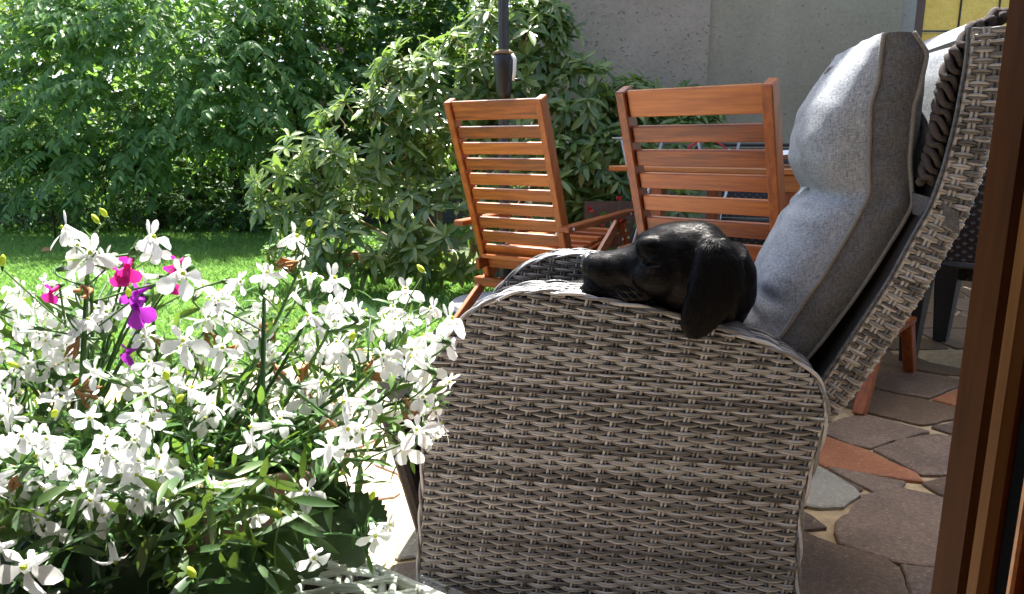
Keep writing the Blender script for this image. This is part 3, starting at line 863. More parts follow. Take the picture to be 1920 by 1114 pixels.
for k in range(640):
    c, r, _ = lobes[rng.choice(len(lobes), p=wts)]
    u = rand_dirs(1)[0]
    if u[1] > 0.2: u[1] *= -1
    rad = rng.uniform(0.72, 1.08)
    p = np.array(c) + u * np.array(r) * rad
    if p[2] < 0.1 or p[1] > 5.3: continue
    ax = unit(u * np.array([0.8, 0.8, 0.5]) + np.array([-0.1, -0.15, 0.75]) + rng.normal(0, 0.25, 3))
    e1 = unit(np.cross(ax, rand_dirs(1)[0])); e2 = np.cross(ax, e1)
    kk = rng.integers(9, 14); ph = rng.uniform(0, 6.28)
    droop = rng.uniform(-0.1, 0.75)
    tw.tube(np.array([p, p - ax * 0.09 - np.array([0, 0, .01]), p * 0.75 + np.array(c) * 0.25 - np.array([0, 0, .05])]) - o, [0.004, 0.005, 0.006], 4, False)
    for j in range(kk):
        a = ph + j * 2.4
        el = rng.uniform(-0.05, 0.45) if j > 2 else rng.uniform(0.5, 1.1)
        dl = unit(np.cos(a) * e1 + np.sin(a) * e2 + ax * el + np.array([0, 0, -0.55 * droop]))
        P.append(p + ax * rng.uniform(-0.015, 0.02)); D.append(dl); N.append(unit(ax + np.array([0, -.35, .5])) + rng.normal(0, 0.18, 3))
        LL.append(rng.uniform(0.10, 0.168) * (0.7 if j <= 2 else 1))
for (x0, z0, z1, xe) in ((-0.3, 0, 1.3, -0.1), (-0.35, 0, 0.9, -0.9), (-0.25, 0, 1.0, 0.4), (-0.4, 0, 0.6, -1.4), (-0.2, 0, 0.9, 1.0), (-0.5, 0, 1.1, -0.5)):
    pts = [(x0, 5.05, z0), (x0 * 0.6 + xe * 0.4, 5.0, z1 * 0.5 - 0.05), (xe, 5.0, z1)]
    trunk(rh, pts, 0.028, 0.010, 'limb', M['twig'])
tw.build('twigs', M['twig'], rh, kind='stuff')
LL = np.array(LL)
leaves(rh, P, D, N, LL, LL * rng.uniform(0.22, 0.31, len(LL)), M['leaf_rhodo'], single=300, shape='ellip', curl=rng.uniform(0.05, 0.35, len(LL)), fold=0.22)

# ground cover in front of it, and the little log edging
P = np.stack([rng.uniform(-1.9, -0.55, 2600), rng.uniform(5.35, 6.3, 2600), rng.uniform(0, 0.17, 2600)], 1)
root = thing('ground_cover', (-1.2, 5.8, 0), 'bright green leafy ground cover behind the log edging', 'ground cover')
V, Q = leaf_arrays(P - np.array(root.location), rand_dirs(2600) + np.array([0, -.3, .1]), np.array([0, -.3, 1]) + rng.normal(0, .4, (2600, 3)), rng.uniform(.03, .06, 2600), rng.uniform(.025, .04, 2600), shape='ovate')
put('cover', fast_mesh('cover', V, Q, M['leaf_cover']), root, kind='stuff'); root['kind'] = 'stuff'
bed = MB(); bed.add([(-1.95, 5.35, -.018), (-0.7, 5.0, -.018), (1.9, 4.55, -.018), (2.6, 5.36, -.018), (-0.1, 5.5, -.018), (-0.8, 6.5, -.018), (-2.0, 6.4, -.018)], [(0, 1, 2, 3, 4, 5, 6)])
tag(bed.build('flower_bed', M['earth']), kind='structure')
le = thing('log_edging', (-1.35, 5.45, 0), 'low curved palisade of short brown logs edging the flower bed', 'edging')
path = np.array([(-1.95, 5.75), (-1.72, 5.55), (-1.5, 5.43), (-1.25, 5.34), (-1.0, 5.28), (-0.75, 5.2), (-0.5, 5.05), (-0.3, 4.9)])
seg = np.linalg.norm(np.diff(path, axis=0), axis=1); cum = np.concatenate([[0], np.cumsum(seg)])
lm = MB(); lm.lathe([(0.0285, 0), (0.0285, 0.145), (0.025, 0.152)], n=10); lme = lm.mesh('log', M['log'], True)
for s_ in np.arange(0, cum[-1], 0.06):
    x = np.interp(s_, cum, path[:, 0]); y = np.interp(s_, cum, path[:, 1])
    put('log', lme, le, Matrix.Translation((x + 1.35, y - 5.45, -0.02 + rng.normal(0, .006))) @ Matrix.Rotation(rng.uniform(0, 6), 4, 'Z'))

# grass
nG = 85000
X = rng.uniform(-6.2, 0.6, nG * 2); Y = 2.3 + (8.6 - 2.3) * rng.random(nG * 2) ** 1.15
keep = np.array([not inside(patio_outline, a, b_) for a, b_ in zip(X, Y)])
keep &= ~((X > -1.95) & (Y > 5.5 - 0.33 * (X + 1.4)) & (Y < 7)) & (np.abs(X) < Y * 0.74 + .2)
X, Y = X[keep][:nG], Y[keep][:nG]
nG = len(X)
dd = np.stack([rng.normal(0, .45, nG), rng.normal(0, .45, nG), np.ones(nG)], 1)
gl = rng.uniform(.03, .065, nG)
s = unit(np.cross(dd, np.stack([rng.normal(0, 1, nG), rng.normal(0, 1, nG), np.zeros(nG)], 1))); dd = unit(dd)
B = np.stack([X, Y, np.full(nG, -0.03)], 1); w = (0.0025 + 0.0006 * Y)[:, None]
lean = np.stack([dd[:, 0], dd[:, 1], np.zeros(nG)], 1) * (gl * 0.6)[:, None]
V = np.stack([B - s * w, B + s * w, B + dd * gl[:, None] * .6 + s * w * .8, B + dd * gl[:, None] * .6 - s * w * .8, B + dd * gl[:, None] + lean], 1).reshape(-1, 3)
i5 = np.arange(nG)[:, None] * 5
Q = np.concatenate([i5 + np.array([[0, 1, 2, 3]]), i5 + np.array([[3, 2, 4, 4]])])
T = np.concatenate([i5 + np.array([[0, 1, 2]]), i5 + np.array([[0, 2, 3]]), i5 + np.array([[3, 2, 4]])])
g = put('grass', fast_mesh('grass', V, T, M['grass'], False), kind='stuff')
tag(g, 'short sunlit lawn grass between the patio and the shrubs', 'grass')
for k, (x, y) in enumerate(((75, 460),)):
    p = atZ(x, y, 0.0)
    b = MB()
    V, Q = leaf_arrays([(0, 0, 0)], [(1, .3 * k, .25)], [(0, -.5, 1)], 0.11, 0.07, shape='ovate', curl=0.3)
    b.add(V, Q)
    o_ = b.build('fallen_leaf', M['withered'], None, True, M=Matrix.Translation(Vector((p[0], p[1], 0.012))))
    tag(o_, ('dry tan leaf lying far left on the sunlit lawn', 'dry leaf lying on the lawn in the middle of the far edge', 'dry leaf on the lawn right behind the flowers')[k], 'leaf')

# ------------------------------------------------------------------ wooden chairs, table, parasol
def bolt(parent, p, nrm):
    n_ = unit(nrm); b = MB()
    b.tube([np.array(p), np.array(p) + n_ * 0.004, np.array(p) + n_ * 0.006], [0.008, 0.0075, 0.004], 8)
    b.build('bolt', M['bolt'], parent, True)
def wood_chair(loc, rotz, label, n_slats=10, top=1.055):
    c = thing('wooden_chair', (*loc, 0), label, 'chair', rotz, 'slatted wooden garden chairs')
    T0, B0 = np.array([0, 0.0, top]), np.array([0, 0.335, 0.235])
    ax = unit(B0 - T0); Ltot = np.linalg.norm(B0 - T0); nb_ = np.array([0, -ax[2], ax[1]]); nb_ = nb_ if nb_[1] > 0 else -nb_
    for sx in (-1, 1):
        b = MB(); b.bar(T0 + (sx * .238, 0, 0), B0 + (sx * .238, 0, 0), 0.034, 0.062, up=nb_, bev=0.004)
        b.build('stile', M['teak_z'], c)
    cap_w = 0.44
    z = 0.045
    for k in range(n_slats + 1):
        hgt = 0.083 if k == 0 else 0.053
        p = T0 + ax * (z if k == 0 else z)
        b = MB(); b.box(p - nb_ * 0.008, (cap_w, 0.015, hgt), [(1, 0, 0), nb_, -ax], bev=0.003)
        b.build('top_rail' if k == 0 else 'back_slat', M['teak'], c)
        z += (0.043 + 0.032 + 0.0235) if k == 0 else (Ltot - 0.16) / (n_slats + 0.0)
        if z > Ltot - 0.01: break
    # arms
    for sx in (-1, 1):
        b = MB(); b.bar((sx * .292, 0.13, 0.512), (sx * .292, 0.93, 0.535), 0.055, 0.026, bev=0.004); ar_ = b.build('armrest', M['teak_y'], c)
        # crossed legs
        b = MB(); b.bar((sx * .272, -0.02, 0.0), (sx * .272, 0.80, 0.492), 0.024, 0.052, bev=0.003); rl_ = b.build('rear_leg', M['teak_y'], c)
        b = MB(); b.bar((sx * .300, 1.02, 0.0), (sx * .300, 0.80, 0.495), 0.024, 0.052, bev=0.003, up=(0, 1, 0)); b.build('front_leg', M['teak_z'], c)
        b = MB(); b.bar((sx * .228, 0.20, 0.315), (sx * .228, 0.90, 0.40), 0.024, 0.055, bev=0.003); b.build('seat_rail', M['teak_y'], c)
        for p in ((sx * .314, 0.80, 0.45), (sx * .314, 0.76, 0.41), (sx * .314, 0.84, 0.41), (sx * .3205, 0.17, 0.513), (sx * .3205, 0.85, 0.53)): bolt(ar_ if p[2] > .5 else rl_, p, (sx, 0, 0))
        bolt(ar_, (sx * .238, 0.165, 0.49), (0, -1, -.3))
    for k in range(8):
        y = 0.25 + k * 0.088
        b = MB(); b.box((0, y, 0.352 + 0.085 * (y - .25) / .62), (0.44, 0.055, 0.02), bev=0.003); b.build('seat_slat', M['teak'], c)
    b = MB(); b.box((0, -0.0 + 0.30, 0.215), (0.60, 0.05, 0.045), bev=0.003); b.build('cross_rail', M['teak'], c)
    b = MB(); b.box((0, 0.95, 0.16), (0.575, 0.03, 0.04), bev=0.003); b.build('cross_rail', M['teak'], c)
    return c
wood_chair((-0.083, 3.284), math.radians(-31.3), 'narrow slatted wooden recliner in front of the parasol pole', 10, 1.058)
wood_chair((0.551, 2.29), math.radians(-37.9), 'slatted wooden recliner beside the table, right behind the dog', 9, 1.036)

TLEG = 0.30
ta = thing('garden_table', (1.13, 3.49, 0), 'golden wooden garden table behind the right wooden chair', 'table', math.radians(-37.9))
for k in range(8):
    b = MB(); b.box((0, -0.36 + k * 0.103, 0.75), (1.06, 0.098, 0.022), bev=0.003); b.build('top_board', M['teak_light'], ta)
b = MB(); b.box((0.08, -0.375, 0.705), (0.84, 0.022, 0.064), bev=0.002); b.build('apron', M['teak_light'], ta)
b = MB(); b.box((0, 0.375, 0.705), (0.8, 0.022, 0.064), bev=0.002); b.build('apron', M['teak_light'], ta)
for sx in (-1, 1):
    for sy in (-1, 1):
        b = MB(); b.box((sx * TLEG, sy * .33, 0.34), (0.06, 0.06, 0.675), bev=0.004); b.build('leg', M['teak_z'], ta)
# white cloth lying on the table
b = MB(); gx_ = np.linspace(-0.26, 0.30, 22); gy_ = np.linspace(-0.2, 0.16, 14)
G = np.array([[(x, y, 0.785 + 0.010 * math.sin(x * 17 + y * 5) + 0.006 + (0.02 if (i in (0, 21)) else 0) * 0 + 0.010 * math.sin(y * 23 + x * 4) + .05 * max(0, (x - .08) / .22) ** 2 + .035 * max(0, (y - .02) / .14) ** 2) for y in gy_] for i, x in enumerate(gx_)])
b.grid(G); b.grid(G[:, ::-1] - np.array([0, 0, 0.003]))
cl = b.build('white_cloth', M['white_cloth'], None, True, M=Matrix.Translation((1.20, 3.42, 0.004)) @ Matrix.Rotation(math.radians(-37.9), 4, 'Z'))
tag(cl, 'crumpled white cloth lying on the wooden table', 'cloth')

# black woven chairs
def black_chair(loc, rotz, label, taper=0.03):
    c = thing('woven_chair', (*loc, 0), label, 'chair', rotz, 'black woven chairs')
    def mesh_panel(name, p0, u, v, nu, nv):
        b = MB(); u, v = np.array(u, float), np.array(v, float); nrm = unit(np.cross(u, v)); p0 = np.array(p0, float)
        for i in range(nu):
            for j in range(nv):
                cc = p0 + u * (i + .5) / nu + v * (j + .5) / nv + nrm * 0.003 * (1 if (i + j) % 2 else -1)
                a_ = u / nu * 0.62; b_ = v / nv * 0.46
                b.add([cc - a_ * .8, cc - b_ + nrm * .003, cc + a_ * .8, cc + b_ + nrm * .003], [(0, 1, 2, 3)])
                b.add([cc - a_ * .8, cc - b_ - nrm * .003, cc + a_ * .8, cc + b_ - nrm * .003], [(3, 2, 1, 0)])
        b.add([p0, p0 + u, p0 + u + v, p0 + v], [(0, 1, 2, 3)], 1)
        return b.build(name, [M['mesh_black'], M['black']], c, kind='stuff')
    mesh_panel('back_weave', (-.25, -.26, .46), (.50, 0, 0), (0, -.10, .44), 22, 26)
    mesh_panel('seat_weave', (-.25, -.24, .44), (.50, 0, 0), (0, .48, 0), 22, 22)
    mesh_panel('skirt_weave', (-.25, .255, .30), (.50, 0, 0), (0, 0, .14), 22, 8)
    b = MB(); b.tube([(-.265, -.22, .44), (-.265, -.27, .5), (-.265, -.37, .92), (.265, -.37, .92), (.265, -.27, .5), (.265, -.22, .44)], 0.014, 8); b.build('back_frame', M['black'], c, True)
    b = MB(); b.tube([(-.265, -.24, .44), (-.265, .25, .44), (.265, .25, .44), (.265, -.24, .44), (-.265, -.24, .44)], 0.014, 8); b.build('seat_frame', M['black'], c, True)
    for sx in (-1, 1):
        for sy in (-1, 1):
            b = MB()
            t_, b__ = taper * 1.6, taper * 0.8
            x, y = sx * .245, sy * .24
            V = [(x - b__ , y - b__, 0), (x + b__, y - b__, 0), (x + b__, y + b__, 0), (x - b__, y + b__, 0), (x - t_, y - t_, .43), (x + t_, y - t_, .43), (x + t_, y + t_, .43), (x - t_, y + t_, .43)]
            b.add(V, [(3, 2, 1, 0), (4, 5, 6, 7), (0, 1, 5, 4), (1, 2, 6, 5), (2, 3, 7, 6), (3, 0, 4, 7)]); b.build('leg', M['black'], c)
        b = MB(); b.bar((sx * .275, -.30, .64), (sx * .275, .20, .64), .04, .02, bev=.004); b.build('armrest', M['black'], c)
        b = MB(); b.bar((sx * .275, .19, .44), (sx * .275, .19, .63), .025, .025); b.build('arm_post', M['black'], c)
    return c
black_chair((1.50, 4.42), math.radians(165), 'black woven chair against the wall behind the wooden table')
black_chair((2.05, 2.98), math.radians(135 + 180), 'black chair with stout tapering legs beside the window jamb', 0.034)
# white pad on the second black chair
b = MB(); b.box((0, 0, 0), (0.44, 0.44, 0.04), bev=0.015)
o_ = b.build('seat_cushion', M['white_cloth'], None, True, M=Matrix.Translation((2.05, 2.98, 0.474)) @ Matrix.Rotation(math.radians(-45), 4, 'Z'))
tag(o_, 'white seat cushion on the black chair beside the window jamb', 'cushion')

# wooden stool behind the armchair
st = thing('wooden_stool', (1.31, 2.70, 0), 'low red brown wooden stool behind the wicker armchair, legs showing', 'stool', math.radians(48))
for k in range(5):
    b = MB(); b.box((-.20 + k * .10, 0, .24), (.092, .34, .022), bev=.003); b.build('seat_slat', M['teak_y'], st)
for sx in (-1, 1):
    for sy in (-1, 1):
        b = MB(); b.bar((sx * .33, sy * .15, 0), (sx * .20, sy * .15, .228), .04, .05, bev=.003, up=(1, 0, 0)); b.build('leg', M['teak_z'], st)
    b = MB(); b.bar((sx * .222, -.13, .19), (sx * .222, .13, .19), .02, .04); b.build('rail', M['teak_y'], st)

# parasol
pa = thing('parasol', (-0.045, 4.02, 0), 'tall grey parasol pole with a black crank housing on a stone base', 'parasol')
b = MB(); b.lathe([(0.30, -0.004), (0.31, 0.02), (0.30, 0.045), (0.12, 0.06)], n=32); b.build('base_plate', M['granite'], pa)
b = MB(); b.lathe([(0.045, 0.06), (0.045, 0.34), (0.030, 0.36)], n=20); b.build('base_tube', M['black'], pa, True)
b = MB()
an = np.arange(40) * 2 * PI / 40; rr = 0.0265 + 0.0018 * (np.arange(40) % 4 < 2)
G = np.array([[(rr[i] * math.cos(a), rr[i] * math.sin(a), z) for i, a in enumerate(an)] for z in (0.06, 2.65)]); b.grid(G, True)
b.build('pole', M['pole'], pa)
b = MB(); b.lathe([(0.032, 1.155), (0.040, 1.19), (0.052, 1.33), (0.055, 1.385), (0.050, 1.39)], n=24); b.build('crank_housing', M['black'], pa, True)
b = MB(); b.lathe([(0.060, 1.390), (0.062, 1.397), (0.030, 1.415)], n=24); b.build('collar', M['brass'], pa, True)
b = MB(); b.tube([(0.045, -.05, 1.385), (0.060, -.055, 1.36), (0.058, -.06, 1.30), (0.052, -.06, 1.25)], [0.008, 0.010, 0.010, 0.008], 8); b.build('crank_handle', M['white_cloth'], pa, True)
b = MB(); b.tube([(0.052, -.055, 1.255), (0.085, -.03, 1.26)], 0.008, 8); b.build('crank_pin', M['black'], pa, True)
b = MB()
an = np.arange(32) * 2 * PI / 32
G = np.array([[((r * (1 + .25 * (k % 4 < 2))) * math.cos(a), (r * (1 + .25 * (k % 4 < 2))) * math.sin(a), z) for k, a in enumerate(an)] for r, z in ((.055, 1.86), (.085, 1.95), (.095, 2.1), (.085, 2.3), (.06, 2.5), (.03, 2.63))])
b.grid(G, True); b.build('folded_canopy', M['canopy'], pa)

# clothes airer with a red hanger behind the table
ca = thing('clothes_airer', (0.95, 4.12, 0), 'grey steel clothes airer standing behind the wooden table', 'airer', math.radians(-10))
for sx in (-1, 1):
    b = MB(); b.tube([(sx * .22 - .12, -.22, 0), (sx * .22 + .12, .22, .95)], .009, 6); b.build('leg', M['steel'], ca, True)
    b = MB(); b.tube([(sx * .22 + .12, -.22, 0), (sx * .22 - .12, .22, .95)], .009, 6); b.build('leg', M['steel'], ca, True)
for k in range(5):
    b = MB(); b.tube([(-.38, -.18 + k * .1, .955), (.38, -.18 + k * .1, .955)], .005, 6); b.build('rod', M['steel'], ca, True)
hg = MB(); hg.tube([(-.11, 0, 0), (-.02, 0, .05), (0, 0, .055), (.02, 0, .05), (.11, 0, 0), (.10, 0, -.012), (-.10, 0, -.012), (-.11, 0, 0)], .005, 6)
hg.tube([(0, 0, .055), (0, 0, .085), (.015, 0, .10), (.025, 0, .085)], .003, 6)
o_ = hg.build('clothes_hanger', M['red'], None, True, M=Matrix.Translation((1.06, 4.0, 0.905)) @ Matrix.Rotation(0.2, 4, 'Z'))
tag(o_, 'red plastic clothes hanger hanging on the airer behind the table', 'hanger')
rp = thing('red_flowers', (0.58, 4.42, 0), 'small plant with a few red flowers under the chair arms', 'plant')
b = MB()
for k in range(7):
    e = np.array([rng.normal(0, .1), rng.normal(-.02, .03), rng.uniform(.42, .62)])
    b.tube([(0, 0, 0), e * .5 + np.array([.02, 0, .05]), e], [.004, .003, .002], 4)
    f_ = MB()
    for q in range(5):
        V, Q = leaf_arrays([(0, 0, 0)], rand_dirs(1), rand_dirs(1), .03, .02, shape='ellip'); f_.add(V, Q)
    put('flower', f_.mesh('flower', M['red'], True), rp, Matrix.Translation(Vector(e)))
b.build('stem', M['stem'], rp)
P = np.stack([rng.normal(.58, .14, 120), rng.normal(4.45, .08, 120), rng.uniform(.08, .5, 120)], 1)
leaves(rp, P, rand_dirs(120), np.array([0, 0, 1]) + rng.normal(0, .4, (120, 3)), .07, .035, M['leaf_dark'], single=40)

# ------------------------------------------------------------------ wicker armchair
AO = np.array([-0.165, 1.36, 0.0]); AYAW = math.radians(-11)
AUX = np.array([math.cos(AYAW), math.sin(AYAW), 0]); AUY = np.array([-math.sin(AYAW), math.cos(AYAW), 0])
AM = Matrix.Translation(Vector(AO)) @ Matrix.Rotation(AYAW, 4, 'Z')
ac = thing('wicker_armchair', tuple(AO), 'grey wicker reclining armchair with rounded arms, seen side on', 'armchair', AYAW)

def weave(mb, Pf, Nf, rows, s, nsub, amp, pitch, rn=0.0021, du=4, stakes=None, shear=0.0, pack=0.22, fill=1.0):
    """rows: list of (v, [(u0,u1)...], index). Pf(u,v)->(n,3), Nf(u,v)->(n,3)"""
    rv = pitch / nsub * 0.5 * fill
    for v, ints, ri in rows:
        for (u0, u1) in ints:
            m = max(3, int((u1 - u0) / s * du) + 1)
            u = np.linspace(u0, u1, m)
            ph = np.cos(PI * (u - shear * v) / s + PI * ri)
            off = amp * ph
            for j in range(nsub):
                vj = v + (j - (nsub - 1) / 2) * pitch / nsub * (1.0 - pack + pack * ph)
                V = []
                for th in (0.0, 0.7, PI / 2, 2.44, PI):
                    vv = vj + rv * math.cos(th); o_ = off + rn * math.sin(th) + 0.0004 * (j % 2)
                    V.append(Pf(u, vv) + Nf(u, vv) * o_[:, None])
                V = np.stack(V, 1)
                mb.grid(V)
    if stakes:
        for (u, v0, v1) in stakes:
            for du_ in (-0.0036, 0.0036):
                m = max(2, int(abs(v1 - v0) / 0.02)); v = np.linspace(v0, v1, m); uu = u + du_ + shear * v
                V = []
                for th in (-0.2, 0.8, PI / 2, 2.35, 3.34):
                    V.append(Pf(uu + 0.0031 * math.cos(th), v) + Nf(uu, v) * (0.0036 * math.sin(th)))
                mb.grid(np.stack(V, 1))

arm_poly = np.array([(-.033, -.06), (-.014, .23), (0.0, .412), (.012, .450), (.042, .493), (.074, .527), (.106, .551), (.168, .577), (.239, .585), (.309, .576), (.406, .561), (.502, .541), (.596, .514), (.671, .485), (.713, .456), (.734, .418), (.742, .378), (.730, .305), (.711, .198), (.720, -.06)])
def spans(poly, z):
    xs = []
    for i in range(len(poly)):
        a, b = poly[i], poly[(i + 1) % len(poly)]
        if (a[1] > z) != (b[1] > z): xs.append(a[0] + (b[0] - a[0]) * (z - a[1]) / (b[1] - a[1]))
    xs.sort(); return xs
def zspan(poly, x):
    zs = []
    for i in range(len(poly)):
        a, b = poly[i], poly[(i + 1) % len(poly)]
        if (a[0] > x) != (b[0] > x): zs.append(a[1] + (b[1] - a[1]) * (x - a[0]) / (b[0] - a[0]))
    return (min(zs), max(zs)) if len(zs) > 1 else None
S_ST, PIT = 0.0330, 0.0097
def flat_panel(name, y, sgn, zlo=0.0, nsub=2):
    b = MB(); rows = []
    def warp(u, v): return v - 0.11 * np.maximum(0, (v - .33) / .25) ** 2 * (u - .2)
    ug = np.arange(-.03, .745, .003)
    apl = [tuple(q) for q in arm_poly]
    for r in range(int(0.74 / PIT)):
        z = zlo + (r + .5) * PIT
        zz = warp(ug, z)
        ok = [a >= zlo and inside(apl, u_, a + .003) for u_, a in zip(ug, zz)]
        if sum(ok) < 10: continue
        k = np.where(ok)[0]
        rows.append((z, [(ug[k[0]] + .002, ug[k[-1]] - .004)], r))
    stakes = []; Pst = lambda u, v: np.stack([u, np.full_like(u, y), np.broadcast_to(v, u.shape)], 1)
    SH = 0.20
    for k in range(-4, 22):
        x0 = k * S_ST
        zs = [z for z in np.linspace(zlo + .001, .59, 120) if (lambda q: len(q) > 1 and q[0] + .004 < x0 + SH * z < q[1] - .004)(spans(arm_poly, z))]
        if len(zs) > 3: stakes.append((x0, zs[0], zs[-1] + .002))
    def Pf(u, v):
        v = np.broadcast_to(v, u.shape)
        return np.stack([u, np.full_like(u, y), warp(u, v)], 1)
    Nf = lambda u, v: np.tile(np.array([[0, sgn, 0.0]]), (len(u), 1))
    weave(b, Pf, Nf, rows, S_ST, nsub, 0.0044, PIT, rn=.0030, shear=SH, pack=.14, fill=1.08)
    weave(b, Pst, Nf, [], S_ST, nsub, 0, PIT, stakes=stakes, shear=SH)
    o_ = b.build(name, M['wicker'], ac, True, kind='stuff')
    m = len(arm_poly)
    return o_
# outline resampled by arc length, for the arm top bands
def resample(P, k):
    d = np.concatenate([[0], np.cumsum(np.linalg.norm(np.diff(P, axis=0), axis=1))])
    s_ = np.linspace(0, d[-1], k)
    return np.stack([np.interp(s_, d, P[:, i]) for i in range(P.shape[1])], 1), d[-1]
def arm(y0, y1, near):
    # solid core that carries the weave
    core = arm_poly.copy(); c = core.mean(0); core = c + (core - c) * 0.988
    m = len(core); b = MB()
    ya, yb = y0 + 0.006, y1 - 0.006
    V = [(x, ya, max(z, -.058)) for x, z in core] + [(x, yb, max(z, -.058)) for x, z in core]
    b.add(V, [list(range(m)), list(range(m, 2 * m))[::-1]] + [(i, i + m, (i + 1) % m + m, (i + 1) % m) for i in range(m)])
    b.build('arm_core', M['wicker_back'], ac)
    P, Lt = resample(arm_poly, 240)
    Ps = P.copy()
    for _ in range(6): Ps[1:-1] = (Ps[:-2] + Ps[1:-1] * 2 + Ps[2:]) / 4
    tg = unit(np.gradient(Ps, axis=0)); nr = np.stack([-tg[:, 1], tg[:, 0]], 1)
    nr = np.where((nr * (Ps - Ps.mean(0))).sum(1, keepdims=True) < 0, -nr, nr)
    sv = np.linspace(0, Lt, 240)
    def Pf(u, v):
        v = np.broadcast_to(v, u.shape)
        return np.stack([np.interp(u, sv, Ps[:, 0]), v, np.interp(u, sv, Ps[:, 1])], 1)
    def Nf(u, v):
        return unit(np.stack([np.interp(u, sv, nr[:, 0]), 0 * u, np.interp(u, sv, nr[:, 1])], 1))
    b = MB()
    wv = y1 - y0; nrow = 8; pt = wv / nrow
    weave(b, Pf, Nf, [(y0 + (r + .5) * pt, [(0.0, Lt)], r) for r in range(nrow)], 0.05, 3, 0.0036, pt, du=4,
          stakes=[(k * 0.05, y0 + .004, y1 - .004) for k in range(int(Lt / 0.05))])
    b.build('arm_weave', M['wicker'], ac, True, kind='stuff')
    b = MB()
    for ye in (y0, y1):
        for ph in (0, PI):
            k = np.arange(240); a = k * 0.42 + ph
            q = np.stack([Ps[:, 0] + nr[:, 0] * (.0025 + .0028 * np.cos(a)), np.full(240, ye) + .0028 * np.sin(a), Ps[:, 1] + nr[:, 1] * (.0025 + .0028 * np.cos(a))], 1)
            b.tube(q, 0.0034, 5)
    b.build('arm_rim', M['wicker'], ac, True, kind='stuff')
arm(0.0, 0.092, True)
arm(0.465, 0.557, False)
flat_panel('side_weave', 0.0, -1, -0.059)
flat_panel('side_weave', 0.465, -1, 0.32, 2)
# base, seat and front
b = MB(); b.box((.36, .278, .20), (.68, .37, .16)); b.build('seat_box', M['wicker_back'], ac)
b = MB()
Pf = lambda u, v: np.stack([np.full_like(u, -0.015), u, np.broadcast_to(v, u.shape)], 1)
Nf = lambda u, v: np.tile(np.array([[-1.0, 0, 0]]), (len(u), 1))
weave(b, Pf, Nf, [(.06 + r * PIT, [(.095, .462)], r) for r in range(22)], S_ST, 2, .0035, PIT)
b.build('front_weave', M['wicker'], ac, True, kind='stuff')
b = MB(); b.box((-.004, .278, .17), (.02, .368, .26)); b.build('front_board', M['wicker_back'], ac)
b = MB(); b.bar((-.135, .278, .275), (-.045, .278, -.05), .35, .03, up=(1, 0, .3), bev=.008); b.build('footrest', M['brown_fabric'], ac)
lg = MB()
for k in range(20):
    z = -.054 + k * .0115
    a = np.linspace(0, 2 * PI, 17); rr = .030 + .0012 * (k % 2)
    lg.tube(np.stack([-.045 + .02 * (1 - k / 20) + rr * np.cos(a), .16 + rr * np.sin(a), np.full(17, z)], 1), .0054, 5, False)
lg.build('front_foot', M['wicker'], ac, True)

# backrest: curve of its rear edge, woven band wraps round it
back_c = np.array([(.735, .28), (.763, .346), (.80, .401), (.868, .536), (.897, .596), (.93, .682), (.95, .729), (.966, .801), (.976, .88), (.982, .982), (.980, 1.045)])
Bs, BL = resample(back_c, 160)
for _ in range(8): Bs[1:-1] = (Bs[:-2] + Bs[1:-1] * 2 + Bs[2:]) / 4
bt = unit(np.gradient(Bs, axis=0)); bn = np.stack([bt[:, 1], -bt[:, 0]], 1)          # rearward normal
bsv = np.linspace(0, BL, 160)
BY0, BY1 = 0.05, 0.515
CR = 0.018          # corner radius at the edge
BT = 0.062          # band depth
def back_pos(u, v):
    """u: across (0 at the inner front edge, round the corner, to the rear face); v: along the height"""
    v = np.broadcast_to(v, u.shape)
    x, z = np.interp(v, bsv, Bs[:, 0]), np.interp(v, bsv, Bs[:, 1])
    nx, nz = np.interp(v, bsv, bn[:, 0]), np.interp(v, bsv, bn[:, 1])
    s1 = BT - CR; arc = CR * PI / 2
    e = np.where(u < s1, u - BT, np.where(u < s1 + arc, -CR + CR * np.sin(np.clip((u - s1) / CR, 0, PI / 2)), 0))
    y = np.where(u < s1, 0, np.where(u < s1 + arc, CR - CR * np.cos(np.clip((u - s1) / CR, 0, PI / 2)), CR + u - s1 - arc))
    return np.stack([x + nx * e, BY0 + y, z + nz * e], 1)
def back_nrm(u, v):
    v = np.broadcast_to(v, u.shape)
    nx, nz = np.interp(v, bsv, bn[:, 0]), np.interp(v, bsv, bn[:, 1])
    s1 = BT - CR
    a = np.clip((u - s1) / CR, 0, PI / 2)
    return np.stack([nx * np.sin(a), -np.cos(a), nz * np.sin(a)], 1)
b = MB(); bp = 0.0098
rows = [((r + .5) * bp, [(0.0, 0.19)], r) for r in range(int(BL / bp))]
weave(b, back_pos, back_nrm, rows, 0.0225, 2, .0034, bp, rn=.0027, du=5, pack=.18, fill=1.06, stakes=[(k * .0225, 0.0, BL - .004) for k in range(0, 9)])
b.build('back_weave', M['wicker'], ac, True, kind='stuff')
b = MB(); G = []
for i in range(0, 160, 4):
    x, z = Bs[i]; nx, nz = bn[i]
    a0 = np.array([x - nx * .004, z - nz * .004]); a1 = np.array([x - nx * BT, z - nz * BT])
    G.append([(a1[0], BY0 + .006, a1[1]), (a0[0], BY0 + .012, a0[1]), (a0[0], BY1, a0[1]), (a1[0], BY1, a1[1])])
b.grid(np.array(G), True); b.add(np.array(G[-1]), [(0, 1, 2, 3)]); b.add(np.array(G[0]), [(3, 2, 1, 0)])
b.build('back_core', M['wicker_back'], ac)

